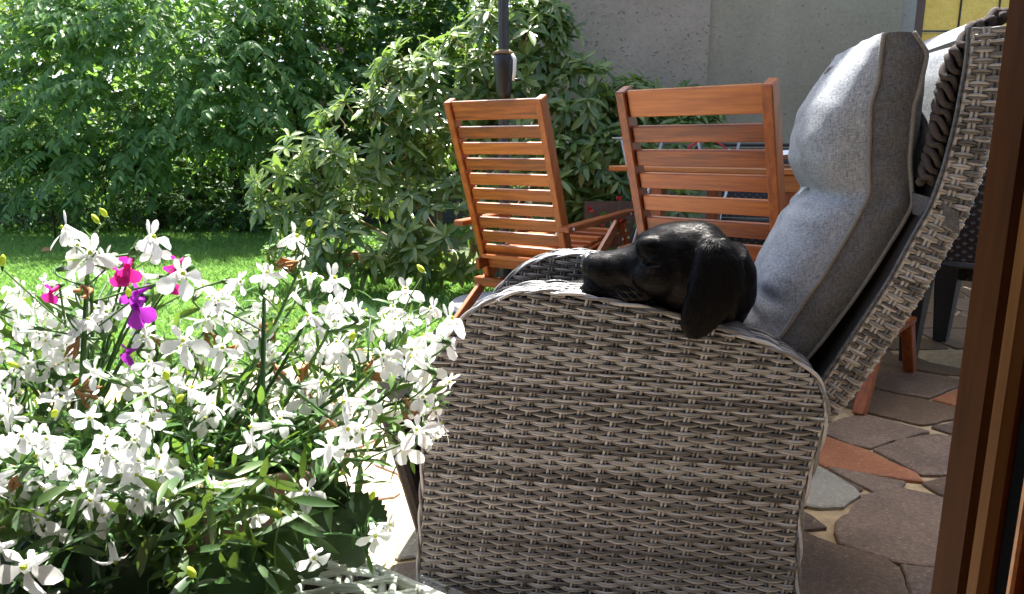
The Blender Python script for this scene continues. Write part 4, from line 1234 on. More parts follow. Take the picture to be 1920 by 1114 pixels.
# seat cushion sticking out of the front
def pillow(name, x0, x1, y0, y1, z0, z1, mat, parent=None, puff=.02, nx=14, ny=14):
    b = MB(); T, Bm = [], []
    for i in range(nx + 1):
        rt, rb = [], []
        for j in range(ny + 1):
            a, c = i / nx, j / ny
            f = (1 - (2 * a - 1) ** 6) ** .5 * (1 - (2 * c - 1) ** 6) ** .5
            x = x0 + (x1 - x0) * a; y = y0 + (y1 - y0) * c
            zc_ = (z0 + z1) / 2; hh = (z1 - z0) / 2
            rt.append((x, y, zc_ + (hh * .55 + (hh * .45 + puff) * f))); rb.append((x, y, zc_ - (hh * .55 + (hh * .45 + puff * .3) * f)))
        T.append(rt); Bm.append(rb)
    T, Bm = np.array(T), np.array(Bm)
    b.grid(T); b.grid(Bm[:, ::-1])
    for A, B_ in ((T[0], Bm[0]), (T[-1][::-1], Bm[-1][::-1]), (T[:, 0][::-1], Bm[:, 0][::-1]), (T[:, -1], Bm[:, -1])): b.grid(np.stack([A, B_]))
    o_ = b.build(name, mat, parent, True)
    return o_
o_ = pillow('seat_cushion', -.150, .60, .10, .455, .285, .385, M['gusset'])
o_.matrix_basis = AM
tag(o_, 'dark grey seat cushion jutting out in front of the wicker arm', 'cushion')

# ------------------------------------------------------------------ reclining back pad
pip1 = np.array([(.800, 1.041), (.798, 1.018), (.798, .964), (.789, .919), (.793, .87), (.795, .827), (.802, .765), (.781, .712), (.735, .612), (.718, .586), (.677, .507), (.64, .45), (.60, .40)])
pip2 = np.array([(.846, 1.041), (.872, 1.006), (.866, .95), (.860, .918), (.861, .87), (.862, .827), (.876, .75), (.862, .714), (.825, .635), (.794, .574), (.745, .490), (.705, .43), (.66, .375)])
front = np.array([(.797, 1.043), (.775, 1.018), (.742, .976), (.712, .926), (.698, .868), (.700, .818), (.730, .762), (.692, .716), (.650, .612), (.641, .585), (.630, .51), (.607, .45), (.580, .395)])
backc = np.array([(.849, 1.040), (.882, 1.005), (.895, .95), (.898, .918), (.896, .87), (.888, .827), (.885, .765), (.873, .712), (.840, .630), (.810, .570), (.762, .485), (.72, .425), (.675, .37)])
NP = 110
def rs(P):
    t = np.linspace(0, 1, len(P)); tt = np.linspace(0, 1, NP)
    Q = np.stack([np.interp(tt, t, P[:, i]) for i in range(2)], 1)
    for _ in range(2): Q[1:-1] = (Q[:-2] + 2 * Q[1:-1] + Q[2:]) / 4
    return Q
p1, p2, fc, bc = rs(pip1), rs(pip2), rs(front), rs(backc)
PY0, PY1 = .098, .455
pad = thing('chair_pad', tuple(AO), 'puffy light grey linen back pad with folded headrest on the wicker chair', 'cushion', AYAW)
def prof(s, e=3.2): return np.clip(1 - np.abs(2 * s - 1) ** e, 0, 1) ** 0.6
ns = 26
S = np.linspace(0, 1, ns)
crease_t = 6.0 / 12
Gf, Gb = [], []
for i in range(NP):
    t = i / (NP - 1)
    rowf, rowb = [], []
    for s in S:
        y = PY0 + (PY1 - PY0) * s
        k = prof(s)
        wr = 0.0
        # pulled seams radiate from the crease and from the lower fold
        for (tc_, am, sp) in ((.50, .012, .028), (.555, .008, .014), (.60, .004, .012), (.78, .009, .016), (.83, .007, .013), (.88, .004, .012)):
            wr -= am * math.exp(-((t - tc_ - .05 * (s - .3) ** 2) / sp) ** 2) * (0.30 + .70 * math.cos(6 * s + tc_ * 31) ** 2) * min(1, 6 * s + .35)
        wr += .0012 * math.sin(19 * t + 7 * s) + .0007 * math.sin(47 * t - 15 * s + 2 * math.sin(9 * s)) + .0005 * math.sin(90 * t + 22 * s)
        d = fc[i] - p1[i]; dn = d / max(np.linalg.norm(d), 1e-6)
        q = p1[i] + d * k + dn * wr * min(1, k * 1.6) * 1.0
        rowf.append((q[0], y, q[1]))
        d2 = bc[i] - p2[i]
        q = p2[i] + d2 * k
        rowb.append((q[0], y, q[1]))
    Gf.append(rowf); Gb.append(rowb)
Gf, Gb = np.array(Gf), np.array(Gb)
b = MB(); b.grid(Gf); b.grid(np.stack([Gf[0], Gb[0]], 0)); b.grid(np.stack([Gf[-1], Gb[-1]], 0)); b.build('pad_front', M['fabric'], pad, True)
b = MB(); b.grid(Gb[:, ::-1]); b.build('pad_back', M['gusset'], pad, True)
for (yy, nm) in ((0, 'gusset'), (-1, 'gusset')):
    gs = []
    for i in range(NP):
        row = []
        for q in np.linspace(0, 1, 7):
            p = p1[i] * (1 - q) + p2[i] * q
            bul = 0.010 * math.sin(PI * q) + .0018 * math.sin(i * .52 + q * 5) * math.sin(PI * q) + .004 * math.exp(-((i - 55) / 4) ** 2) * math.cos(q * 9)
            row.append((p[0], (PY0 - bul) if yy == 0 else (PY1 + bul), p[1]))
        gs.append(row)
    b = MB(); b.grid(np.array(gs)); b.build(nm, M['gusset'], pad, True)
for pp, off in ((p1, -.003), (p2, -.003)):
    for yy in (PY0 + off * .5, PY1 - off * .5):
        b = MB(); b.tube(np.stack([pp[:, 0], np.full(NP, yy), pp[:, 1]], 1), .0042, 6); b.build('piping', M['piping'], pad, True)
b = MB()
sp_ = np.array([(.874, .092, .752), (.895, .060, .745), (.915, .042, .733), (.936, .044, .722)])
row0 = sp_ + np.array([-.004, 0, .019]); row1 = sp_ + np.array([.002, 0, -.019])
b.grid(np.stack([row0, row1], 0)); b.grid(np.stack([row1 + [0, .002, 0], row0 + [0, .002, 0]], 0)); b.build('strap', M['gusset'], pad, True)
b = MB(); b.tube([(.742, .29, .768), (.727, .285, .764), (.718, .29, .752)], [.003, .005, .002], 6); b.build('tie', M['white_cloth'], pad, True)
b = MB(); b.tube([(.775, .30, 1.008), (.762, .31, 1.002), (.755, .315, .994)], [.004, .006, .003], 6); b.build('tie', M['piping'], pad, True)

# scatter cushion with braided edge tucked between pad and wicker
sc_ = thing('scatter_cushion', tuple(AO), 'grey brown cushion with a braided ruffle edge behind the back pad', 'cushion', AYAW)
edge = np.array([(.972, 1.064), (.938, 1.041), (.914, 1.006), (.903, .965), (.900, .925), (.898, .88), (.893, .83), (.888, .79)])
er, el = resample(edge, 40)
b = MB(); G = []
for i in range(40):
    row = []
    for s in np.linspace(0, 1, 14):
        k = prof(s, 2.5) * .012
        row.append((er[i, 0] - k * .4 + .002, .082 + s * .36, er[i, 1] + .004 - .0 * s))
    G.append(row)
b.grid(np.array(G)); b.build('cushion_face', M['fabric'], sc_, True)  # paler linen than the sides: sky light on the face put into colour
b = MB(); G = []
for i in range(40):
    G.append([(er[i, 0] + .002, .083, er[i, 1]), (er[i, 0] + .02, .072, er[i, 1] - .006), (er[i, 0] * .5 + .965 * .5 - .015, .070, er[i, 1] - .012), (.948 if er[i, 1] > .92 else .915, .075, er[i, 1] - .02)])
b.grid(np.array(G)); b.build('cushion_side', M['brown_fabric'], sc_, True)
b = MB()
for ph, amp_ in ((0, 1), (2.1, 1), (4.2, 1)):
    k = np.linspace(0, el / .055 * 2 * PI, 120); q, _ = resample(edge, 120)
    b.tube(np.stack([q[:, 0] + .011 * np.cos(k + ph), .074 + .011 * np.sin(k + ph), q[:, 1] + .004 * np.sin(2 * k + ph)], 1), .0078 + .0026 * np.sin(k * 1.0 + ph), 6)
b.build('braided_edge', M['brown_fabric'], sc_, True)

# ------------------------------------------------------------------ the dog
def loft(bm, st, n=28):
    """st: (x, y, ztop, zbot, halfwidth, tilt) rings of super ellipse"""
    rings = []
    for (c, ax_u, ax_v, a, bt_, bb, ex) in st:
        ring = []
        for k in range(n):
            th = 2 * PI * k / n
            cu, sv_ = math.cos(th), math.sin(th)
            su = math.copysign(abs(cu) ** (2 / ex), cu); sv2 = math.copysign(abs(sv_) ** (2 / ex), sv_)
            p = np.array(c) + np.array(ax_u) * a * su + np.array(ax_v) * (bt_ if sv2 > 0 else bb) * sv2
            ring.append(bm.verts.new(p))
        rings.append(ring)
    for r0, r1 in zip(rings[:-1], rings[1:]):
        for k in range(n): bm.faces.new((r0[k], r0[(k + 1) % n], r1[(k + 1) % n], r1[k]))
    bm.faces.new(rings[0][::-1]); bm.faces.new(rings[-1])
bm = bmesh.new()
Yx, Zx = (0, 1, 0), (0, 0, 1)
cy = .050
head = [  # x, top, bottom, half width
 (.2945, .640, .606, .012), (.299, .649, .594, .022), (.308, .653, .582, .030), (.325, .655, .570, .036), (.350, .659, .561, .040), (.378, .667, .555, .044),
 (.396, .681, .552, .049), (.414, .699, .550, .056), (.435, .709, .549, .063), (.465, .716, .546, .070), (.495, .7175, .541, .074), (.522, .712, .535, .074), (.545, .700, .53, .070), (.562, .684, .53, .062), (.577, .660, .535, .05)]
head = [(x, t_, (max(b_, .5665) if x < .46 else b_), w * (1.08 if x < .40 else 1.0)) for x, t_, b_, w in head]
loft(bm, [((x, cy, (t_ + b_) / 2 + .004), Yx, Zx, w, (t_ - b_) / 2 - .004, (t_ - b_) / 2 + .004, 2.25) for x, t_, b_, w in head])
# neck running down behind the arm into the body
nk = [((.530, .075, .640), .070, .066), ((.545, .085, .610), .073, .068), ((.548, .115, .575), .078, .066), ((.540, .175, .540), .082, .074), ((.52, .235, .50), .092, .088), ((.46, .275, .475), .105, .098), ((.36, .30, .465), .105, .10), ((.25, .305, .455), .10, .095), ((.16, .30, .44), .085, .08), ((.10, .29, .425), .05, .05)]
def nk_axes(i):
    a = np.array(nk[max(0, i - 1)][0]); c = np.array(nk[min(len(nk) - 1, i + 1)][0])
    t_ = unit(c - a); u = unit(np.cross(t_, (0.0, 0.3, 1.0) if abs(t_[2]) < .8 else (1.0, 0, 0))); return u, np.cross(u, t_)
sts = []
prev = None
for i, (c, a, b_) in enumerate(nk):
    t_ = unit(np.array(nk[min(len(nk) - 1, i + 1)][0]) - np.array(nk[max(0, i - 1)][0]))
    if prev is None: u = unit(np.cross(t_, (0, 1, 0)))
    else: u = unit(prev - t_ * np.dot(prev, t_))
    prev = u; sts.append((c, u, np.cross(t_, u), a, b_, b_, 2.1))
loft(bm, sts)
def blob(c, r, rot=None):
    mtx = Matrix.Translation(Vector(c)) @ (rot or Matrix.Identity(4)) @ Matrix.Diagonal((*r, 1))
    bmesh.ops.create_icosphere(bm, subdivisions=3, radius=1.0, matrix=mtx)
for sy in (-1, 1):
    blob((.418, cy + sy * .040, .672), (.026, .020, .022))            # brow
    blob((.436, cy + sy * .052, .622), (.045, .022, .038))            # cheek
    blob((.335, cy + sy * .024, .588), (.040, .018, .022))            # flews
    blob((.385, cy + sy * .031, .584), (.048, .021, .024))
blob((.312, cy, .582), (.024, .020, .012))                             # chin
blob((.500, cy, .690), (.05, .045, .028))
# haunch, paws and tail, folded on the seat
blob((.19, .20, .44), (.10, .06, .075)); blob((.19, .38, .44), (.10, .06, .075))
for yy in (.18, .37):
    loft(bm, [((.46, yy, .43), Yx, Zx, .032, .034, .034, 2), ((.36, yy, .405), Yx, Zx, .026, .026, .026, 2), ((.27, yy - .01, .398), Yx, Zx, .024, .022, .022, 2), ((.235, yy - .01, .396), Yx, Zx, .028, .020, .020, 2), ((.215, yy - .01, .395), Yx, Zx, .016, .012, .012, 2)], 14)
loft(bm, [((.12, .29, .42), Yx, Zx, .024, .024, .024, 2), ((.05, .31, .41), Yx, Zx, .018, .018, .018, 2), ((.02, .35, .405), Yx, Zx, .008, .008, .008, 2)], 12)
# hanging ears
for sy in (-1, 1):
    rows_ = [(.694, .512, .548, .010, .012), (.680, .503, .565, .015, .006), (.660, .499, .577, .017, .000), (.635, .495, .583, .016, -.004), (.610, .489, .582, .014, -.008), (.585, .482, .573, .013, -.012), (.560, .477, .558, .0115, -.0155), (.540, .477, .543, .010, -.017), (.525, .483, .528, .009, -.017), (.516, .493, .512, .006, -.0165)]
    st_ = []
    for (z, xa, xb, th, yo) in rows_:
        yo = yo - .020 + .012 * max(0, (.60 - z) / .085)
        yc = yo if sy < 0 else 2 * cy - yo
        st_.append((((xa + xb) / 2, yc, z), (1, 0, 0), (0, 1, 0), (xb - xa) / 2, th, th, 2.2))
    loft(bm, st_, 24)
me = bpy.data.meshes.new('dog_shape'); bm.normal_update(); bm.to_mesh(me); bm.free()
tmp = bpy.data.objects.new('dog_shape', me); COL.objects.link(tmp)
rm = tmp.modifiers.new('r', 'REMESH'); rm.mode = 'VOXEL'; rm.voxel_size = 0.0034; rm.use_smooth_shade = True
sm = tmp.modifiers.new('s', 'SMOOTH'); sm.factor = 0.5; sm.iterations = 7
dg = bpy.context.evaluated_depsgraph_get()
dog_me = bpy.data.meshes.new_from_object(tmp.evaluated_get(dg))
bpy.data.objects.remove(tmp)
nv = len(dog_me.vertices); co = np.zeros(nv * 3); dog_me.vertices.foreach_get('co', co); co = co.reshape(-1, 3)
no = np.zeros(nv * 3); dog_me.vertices.foreach_get('normal', no); no = no.reshape(-1, 3)
disp = np.zeros(nv)
def near_line(P, A, B):
    A, B = np.array(A), np.array(B); ab = B - A
    t_ = np.clip(((P - A) @ ab) / (ab @ ab), 0, 1); return np.linalg.norm(P - (A + t_[:, None] * ab), axis=1)
P2 = co[:, [0, 2]]
hd = co[:, 0] > .28
# eye: closed lids, a socket dip and a slit
for ln, am, wd in ((((.408, .650), (.418, .645)), -.0045, .0035), (((.418, .645), (.432, .647)), -.0045, .0035),
                   (((.405, .660), (.425, .657)), .0028, .007), (((.410, .640), (.430, .638)), .0026, .006),
                   (((.300, .612), (.335, .592)), -.0035, .0035), (((.335, .592), (.385, .586)), -.0035, .0035), (((.385, .586), (.415, .590)), -.0028, .004),
                   (((.392, .668), (.402, .640)), -.003, .010), (((.372, .622), (.40, .61)), .0018, .012)):
    disp += am * np.exp(-(near_line(P2, *ln) / wd) ** 2) * (co[:, 2] > .55) * (np.abs(co[:, 1] - cy) > .012) * (co[:, 0] < .46)
disp += .0004 * np.sin(co[:, 0] * 160 + co[:, 2] * 60) * np.sin(co[:, 1] * 130 + co[:, 2] * 90)
co = co + no * disp[:, None]
dog_me.vertices.foreach_set('co', co.ravel()); dog_me.materials.clear(); dog_me.materials.append(M['fur']); dog_me.update()
dog = put('dog', dog_me, None, AM)
dog.name = 'dog'
tag(dog, 'black labrador dozing with its head resting on the wicker arm', 'dog')
b = MB()
G = []
for t_, r in ((0, .006), (.003, .0135), (.009, .0165), (.016, .0165), (.022, .012)):
    an = np.linspace(0, 2 * PI, 19)[:-1]
    G.append([(.2915 + t_, cy + r * 1.15 * math.cos(a), .634 + r * (1.05 if math.sin(a) > 0 else .95) * math.sin(a) + t_ * .2) for a in an])
b.grid(np.array(G), True); b.add(np.array(G[0]), [tuple(range(18))[::-1]])
for sy in (-1, 1): b.tube([(.2925, cy + sy * .008, .630), (.2965, cy + sy * .017, .628), (.304, cy + sy * .0195, .634)], [.002, .0034, .0015], 6, mi=1)
b.build('nose', [M['nose'], M['black']], dog, True)
b = MB()
for sy in (-1,):
    b.tube([(.4185, cy - .0545, .6435), (.424, cy - .0575, .6418), (.430, cy - .0585, .6425), (.4345, cy - .060, .6452)], [.0006, .0011, .0011, .0005], 5)
b.build('eyelid_highlight', m_plain('lid_highlight_grey', (0.16, 0.16, 0.18), 0.3), dog, True)  # pale line along the closed lid: a highlight put into the colour
# coat: short hairs lying back from the nose, down on the ear
dog_me.calc_loop_triangles()
nt = len(dog_me.loop_triangles); tri = np.zeros(nt * 3, np.int32); dog_me.loop_triangles.foreach_get('vertices', tri); tri = tri.reshape(-1, 3)
ctr = co[tri].mean(1); tn = unit(np.cross(co[tri[:, 1]] - co[tri[:, 0]], co[tri[:, 2]] - co[tri[:, 0]]))
ok = np.where((ctr[:, 2] > .50) & (ctr[:, 0] > .302))[0]
pk = rng.choice(ok, 60000); w3 = rng.dirichlet((1, 1, 1), len(pk))
p = (co[tri[pk]] * w3[:, :, None]).sum(1); nn_ = tn[pk]
ear = (p[:, 1] < -.016) & (p[:, 0] > .475)
fl = np.where(ear[:, None], np.array([[-.1, -.1, -1.0]]), np.array([[1.0, 0, .05]])) + rng.normal(0, .22, (len(pk), 3))
fl = np.where(((p[:, 0] > .55) & ~ear)[:, None], np.array([[.4, .1, -.9]]) + rng.normal(0, .2, (len(pk), 3)), fl)
fl = unit(fl - nn_ * (fl * nn_).sum(1, keepdims=True)); tip = unit(fl + nn_ * rng.uniform(.08, .32, (len(pk), 1)))
hl = rng.uniform(.004, .009, (len(pk), 1)); sd = unit(np.cross(fl, nn_)) * .00035
V = np.stack([p - sd, p + sd, p + tip * hl], 1).reshape(-1, 3)
put('fur', fast_mesh('fur', V, np.arange(len(V)).reshape(-1, 3), M['fur_strand'], False), dog, kind='stuff')
b = MB()
for k in range(3):
    s0 = np.array([.360 + .012 * k, cy - .046, .590 + .004 * (k % 3)]); b.tube([s0, s0 + [.010, -.018, -.004], s0 + [.026, -.030, -.016]], [.0004, .0003, .0001], 3, False)
b.build('whisker', m_plain('dark_whisker', (0.05, 0.05, 0.055), 0.4), dog, kind='stuff')

# ------------------------------------------------------------------ side table, pot and the flowers in front
tb = thing('side_table', (-0.48, 0.505, 0), 'pale woven side table with a glass sheet, in full sun under the flowers', 'table')
TX0, TX1, TY0, TY1, TZ = -0.40, 0.42, -0.175, 0.0, 0.545
def tcut(y):        # slanting right edge of the top
    a = atZ(690, 1050, .55); c = atZ(835, 1114, .55)
    return a[0] + (c[0] - a[0]) * ((y + .505) - a[1]) / (c[1] - a[1]) + .48
b = MB()
Pf = lambda u, v: np.stack([u, np.broadcast_to(v, u.shape), np.full_like(u, TZ)], 1)
Nf = lambda u, v: np.tile(np.array([[0, 0, 1.0]]), (len(u), 1))
rows = []
for r in range(26):
    v = TY0 + (r + .5) * .0105
    rows.append((v, [(TX0, tcut(v) - .006)], r))
weave(b, Pf, Nf, rows, S_ST, 3, .0030, .0105, stakes=[(TX0 + k * S_ST, TY0, TY0 + 26 * .0105 if TX0 + k * S_ST < tcut(.095) else max(TY0, min(.095, -.505 + .505 + (TX0 + k * S_ST - tcut(0)) / (tcut(.1) - tcut(0)) * .1))) for k in range(26)])
b.build('top_weave', M['wicker_pale'], tb, True, kind='stuff')
yb = TY0 + 26 * .0105
b = MB(); cr = [(TX0, TY0), (tcut(TY0), TY0), (tcut(yb), yb), (TX0, yb)]
b.add([(x, y, TZ - .006) for x, y in cr] + [(x, y, TZ - .03) for x, y in cr], [(0, 1, 2, 3), (7, 6, 5, 4), (0, 4, 5, 1), (1, 5, 6, 2), (2, 6, 7, 3), (3, 7, 4, 0)])
b.build('top_board', M['wicker_back'], tb)
b = MB()
for dz in (0, .009): b.tube([(tcut(TY0), TY0, TZ - .002 - dz), (tcut(yb), yb, TZ - .002 - dz), (TX0, yb, TZ - .002 - dz)], .0055, 6)
b.build('rim', M['wicker_pale'], tb, True)
b = MB(); b.add([(x, y, TZ + .008) for x, y in cr] + [(x, y, TZ + .0125) for x, y in cr], [(3, 2, 1, 0), (4, 5, 6, 7), (0, 1, 5, 4), (1, 2, 6, 5), (2, 3, 7, 6), (3, 0, 4, 7)])
b.build('glass_top', M['clear'], tb)
for (x, y) in ((TX0 + .05, TY0 + .03), (tcut(TY0) - .06, TY0 + .03), (TX0 + .05, yb - .03), (tcut(yb) - .06, yb - .03)):
    b = MB(); b.box((x, y, (TZ - .09) / 2), (.04, .04, TZ + .028), bev=.003); b.build('leg', M['wicker_pale'], tb)

PC = np.array([-0.335, 0.535])          # pot centre
pot = thing('flower_pot', (PC[0], PC[1], TZ + .0125), 'pinkish oval terracotta pot under the white flowers', 'pot')
b = MB(); G = []
for rz, rs_ in ((0, .86), (.012, .90), (.038, .96), (.048, 1.0), (.058, 1.0), (.058, .93), (.045, .92)):
    an = np.arange(40) * 2 * PI / 40
    G.append([(.205 * rs_ * math.copysign(abs(math.cos(a)) ** .7, math.cos(a)), .068 * rs_ * math.copysign(abs(math.sin(a)) ** .7, math.sin(a)), rz) for a in an])
b.grid(np.array(G), True); b.add(np.array(G[0]), [tuple(range(40))]); b.build('pot_body', M['terracotta'], pot, True)
b = MB(); b.add([(p_[0], p_[1], .046) for p_ in G[-1]], [tuple(range(40))]); b.build('soil', M['earth'], pot)
PZ = TZ + .0125 + .046

def petal(b, ang, L, W, mi=0, tilt=.15, curl=.25, cup=.1, tipw=.75):
    d = np.array([math.cos(ang), math.sin(ang), 0]); s = np.array([-math.sin(ang), math.cos(ang), 0]); z = np.array([0, 0, 1.0])
    G = []
    for t, w in ((0, .16), (.25, .45), (.55, .95), (.82, 1.0 * tipw + .12), (1.0, .42 * tipw)):
        row = []
        for q in (-1, -.5, 0, .5, 1):
            tt = t * (1 - .05 * q * q) if t == 1 else t
            row.append(d * (.0012 + L * tt) + s * (q * W / 2 * w) + z * (tilt * L * t - curl * L * t * t + cup * W * abs(q) ** 1.5 * w))
        G.append(row)
    b.grid(np.array(G), mi=mi)
def flower_mesh(seed):
    r = random.Random(seed); b = MB()
    for k, a in enumerate((-90, -90 - 66, -90 + 66)):
        petal(b, math.radians(a + r.uniform(-7, 7)), .0108 * r.uniform(.85, 1.15), .0076 * r.uniform(.88, 1.12), 0, r.uniform(-.05, .45), r.uniform(.1, .8), r.uniform(-.12, .2), r.uniform(.55, .85))
    for a in (90 - 26, 90 + 26):
        petal(b, math.radians(a + r.uniform(-8, 8)), .0075 * r.uniform(.85, 1.1), .0040, 0, r.uniform(.2, .8), r.uniform(-.3, .4), .1, .7)
    b.tube([(0, 0, .001), (0, .0006, -.005), (0, .0012, -.012)], [.0026, .0020, .0016], 6, False, 0)
    b.tube([(0, 0, .0012), (0, .0007, .0026)], [.0013, .0007], 5, True, 2)
    b.tube([(0, .0011, -.0105), (0, .0013, -.014), (0, .0012, -.017)], [.0019, .0021, .0008], 6, True, 1)
    for k in range(5):
        a = k * 1.257 + .3; p0 = np.array([.0016 * math.cos(a), .0012 + .0016 * math.sin(a), -.012])
        b.tube([p0, p0 + np.array([.0022 * math.cos(a), .0022 * math.sin(a), .006])], [.0006, .0002], 3, False, 1)
    return b.mesh('flower', [M['petal'], M['stem'], M['bud']], True)
FM = [flower_mesh(k) for k in range(14)]
def frame(pos, face, up, s):
    z = unit(face); x = unit(np.cross(up, z)); y = np.cross(z, x)
    return Matrix(((x[0] * s, y[0] * s, z[0] * s, pos[0]), (x[1] * s, y[1] * s, z[1] * s, pos[1]), (x[2] * s, y[2] * s, z[2] * s, pos[2]), (0, 0, 0, 1)))

lo = thing('white_lobelia', (PC[0], PC[1], PZ), 'dense white flowering lobelia spilling over the pot in the sun', 'flowering plant')
LO = np.array(lo.location)
topx = np.array([-60, 0, 60, 95, 140, 200, 280, 330, 370, 440, 500, 560, 620, 700, 760, 830, 875, 890])
topy = np.array([540, 520, 520, 425, 408, 440, 440, 500, 510, 490, 470, 470, 515, 535, 525, 575, 610, 660])
def depth_at(x, y): return float(np.interp(y, [420, 600, 850, 1100], [.60, .56, .47, .40]))
targets = []
def add_t(x, y, Y, face, s, up=(0, 0, 1), m=None): targets.append((atY(x, y, Y), np.array(face, float), s, np.array(up, float), m))
cam_face = lambda p: unit(CAM - p)
heroes = [(50, 1062, .36, (-.05, -.9, .25), 1.35), (195, 962, .40, (.1, -.9, .05), 1.15), (398, 918, .43, (-.5, -.7, .5), 1.0), (575, 922, .44, (.1, -.75, .6), 1.0), (474, 965, .43, (.1, -.95, .05), .85),
          (588, 1045, .40, (.5, -.8, -.1), .95), (703, 1003, .43, (.35, -.85, -.1), .95), (728, 985, .45, (.8, -.3, .2), .8), (572, 748, .52, (.2, -.7, .4), 1.15), (622, 778, .52, (.5, -.6, .4), 1.0),
          (470, 830, .47, (.5, -.6, -.2), .95), (122, 430, .56, (-.6, -.3, .5), 1.35), (172, 478, .54, (.1, -.7, .5), 1.5), (285, 448, .55, (.7, -.2, .5), 1.4), (552, 446, .58, (.75, -.1, .45), 1.35),
          (340, 515, .53, (.6, -.4, .3), 1.45), (625, 525, .56, (.5, -.3, .6), 1.3), (500, 515, .57, (.3, -.3, .8), 1.2), (845, 600, .56, (.5, -.4, .6), 1.3), (835, 640, .55, (.6, -.5, .3), 1.3), (800, 690, .54, (.4, -.7, .1), 1.2),
          (760, 830, .52, (.7, -.5, -.2), 1.0), (790, 745, .52, (.6, -.6, .2), 1.1), (60, 960, .42, (-.2, -.8, .4), 1.1), (30, 900, .42, (-.3, -.8, .4), 1.2), (120, 880, .44, (.1, -.8, .5), 1.1), (300, 860, .45, (.1, -.8, .5), 1.1), (215, 860, .45, (.2, -.7, .6), 1.1),
          (215, 1050, .38, (.4, -.5, -.6), .9), (815, 820, .51, (.7, -.3, -.5), .9), (345, 640, .51, (.1, -.8, .4), 1.3), (760, 545, .57, (.1, -.5, .8), 1.15)]
for (x, y, Y, f, s) in heroes: add_t(x, y, Y, f, s * 1.12)
for k in range(62):
    x, y = rng.uniform(-60, 330), rng.uniform(790, 1100)
    if x > 180 and y > 960: continue
    add_t(x, y, rng.uniform(.385, .43), unit(np.array([rng.normal(0, .45), -.8, rng.normal(.25, .35)])), rng.uniform(.85, 1.2))
tries = 0
while len(targets) < 299 and tries < 20000:
    tries += 1
    x = rng.uniform(-70, 870); y = rng.uniform(430, 930)
    ty = np.interp(x, topx, topy)
    if y < ty + 18: continue
    right_lim = np.interp(y, [500, 600, 700, 800, 900, 960], [800, 860, 860, 830, 640, 330])
    if x > right_lim: continue
    if y > 800 and rng.random() < np.interp(y, [800, 900], [.25, .75]): continue
    if 180 < x < 345 and y < 640 and rng.random() < .6: continue
    Y = depth_at(x, y) + rng.uniform(-.05, .12)
    f = unit(np.array([rng.normal(.15, .55), rng.normal(-.35, .5), rng.normal(.42, .35)]))
    add_t(x, y, Y, f, rng.uniform(0.9, 1.35), unit(np.array([rng.normal(0, .35), rng.normal(.2, .3), 1])))
# main stems
stems = MB(); leafP, leafD, leafL = [], [], []
nodes = []
def curve(p0, p1, bend, m=8):
    t = np.linspace(0, 1, m)[:, None]; mid = (p0 + p1) / 2 + bend
    return (1 - t) ** 2 * p0 + 2 * t * (1 - t) * mid + t ** 2 * p1
for k in range(125):
    if k == 0: tip = atY(165, 490, .54)
    elif k == 1: tip = atY(495, 560, .54)
    else:
        tp = targets[rng.integers(len(targets))][0]; tip = tp + np.array([rng.normal(0, .012), rng.normal(0, .015), -.022])
    b0 = np.array([PC[0] + np.clip((tip[0] - PC[0]) * .55 + rng.normal(0, .02), -.15, .15), PC[1] + rng.normal(0, .03), PZ - .005])
    if k < 2: b0 = np.array([tip[0] + .012, .47, PZ])
    out = tip - b0; bend = np.array([out[0] * .3, out[1] * .2, .012 + .02 * rng.random()]) if k > 1 else np.zeros(3)
    c = curve(b0, tip, bend, 10)
    stems.tube(c - LO, np.linspace(.0021, .0011, 10) * (1.35 if k < 2 else 1), 5, False)
    nodes.append(c)
    tg = unit(np.gradient(c, axis=0))
    for j in range(2, 10):
        for q in range(rng.integers(1, 3)):
            dl = unit(tg[j] * .7 + rng.normal(0, .75, 3) + np.array([0, 0, .1])); leafP.append(c[j]); leafD.append(dl); leafL.append(rng.uniform(.010, .028) * (1.2 - .5 * j / 10))
node = np.concatenate(nodes)
for (p, f, s, up, m_) in targets:
    f = unit(f)
    put('flower', FM[rng.integers(len(FM))], lo, frame(p - LO, f, up, s))
    z = f; x = unit(np.cross(up, z)); y = np.cross(z, x)
    back = p - z * .0165 * s + y * .0012 * s
    cand = node[(node[:, 2] < p[2] - .006)]
    if len(cand) == 0: cand = node
    q = cand[np.argmin(np.linalg.norm(cand - back, axis=1) + .35 * np.abs(cand[:, 2] - (back[2] - .025)))]
    c = curve(q, back, np.array([rng.normal(0, .004), rng.normal(0, .004), .004]) - z * .006, 6)
    stems.tube(c - LO, [.0009, .0008, .0008, .0008, .0009, .0012], 4, False)
    if rng.random() < .75: leafP.append(q); leafD.append(unit(back - q + rng.normal(0, .01, 3))); leafL.append(rng.uniform(.012, .024))
# withered blooms and buds
for k in range(34):
    tp = node[rng.integers(len(node))] + np.array([0, -.006, .002])
    while tp[2] < .66: tp = node[rng.integers(len(node))] + np.array([0, -.006, .002])
    b = MB()
    for q in range(3):
        a = rng.uniform(0, 6.28); b.tube([(0, 0, 0), (.002 * math.cos(a), .002 * math.sin(a), -.006), (.005 * math.cos(a + .5), .005 * math.sin(a + .5), -.012), (.003 * math.cos(a + 1.5), .003 * math.sin(a + 1.5), -.019)], [.0008, .0011, .0019, .0003], 6)
    put('withered_flower', b.mesh('withered_flower', M['withered'], True), lo, Matrix.Translation(Vector(tp - LO)) @ Matrix.Rotation(rng.normal(0, .7), 4, 'X') @ Matrix.Rotation(rng.normal(0, .7), 4, 'Y'))
bud = MB(); bud.lathe([(.0005, -.004), (.0022, -.0025), (.0030, 0), (.0026, .003), (.0006, .0055)], n=8); bud.tube([(0, 0, -.004), (0, 0, -.008)], [.0018, .0006], 6, True, 1)
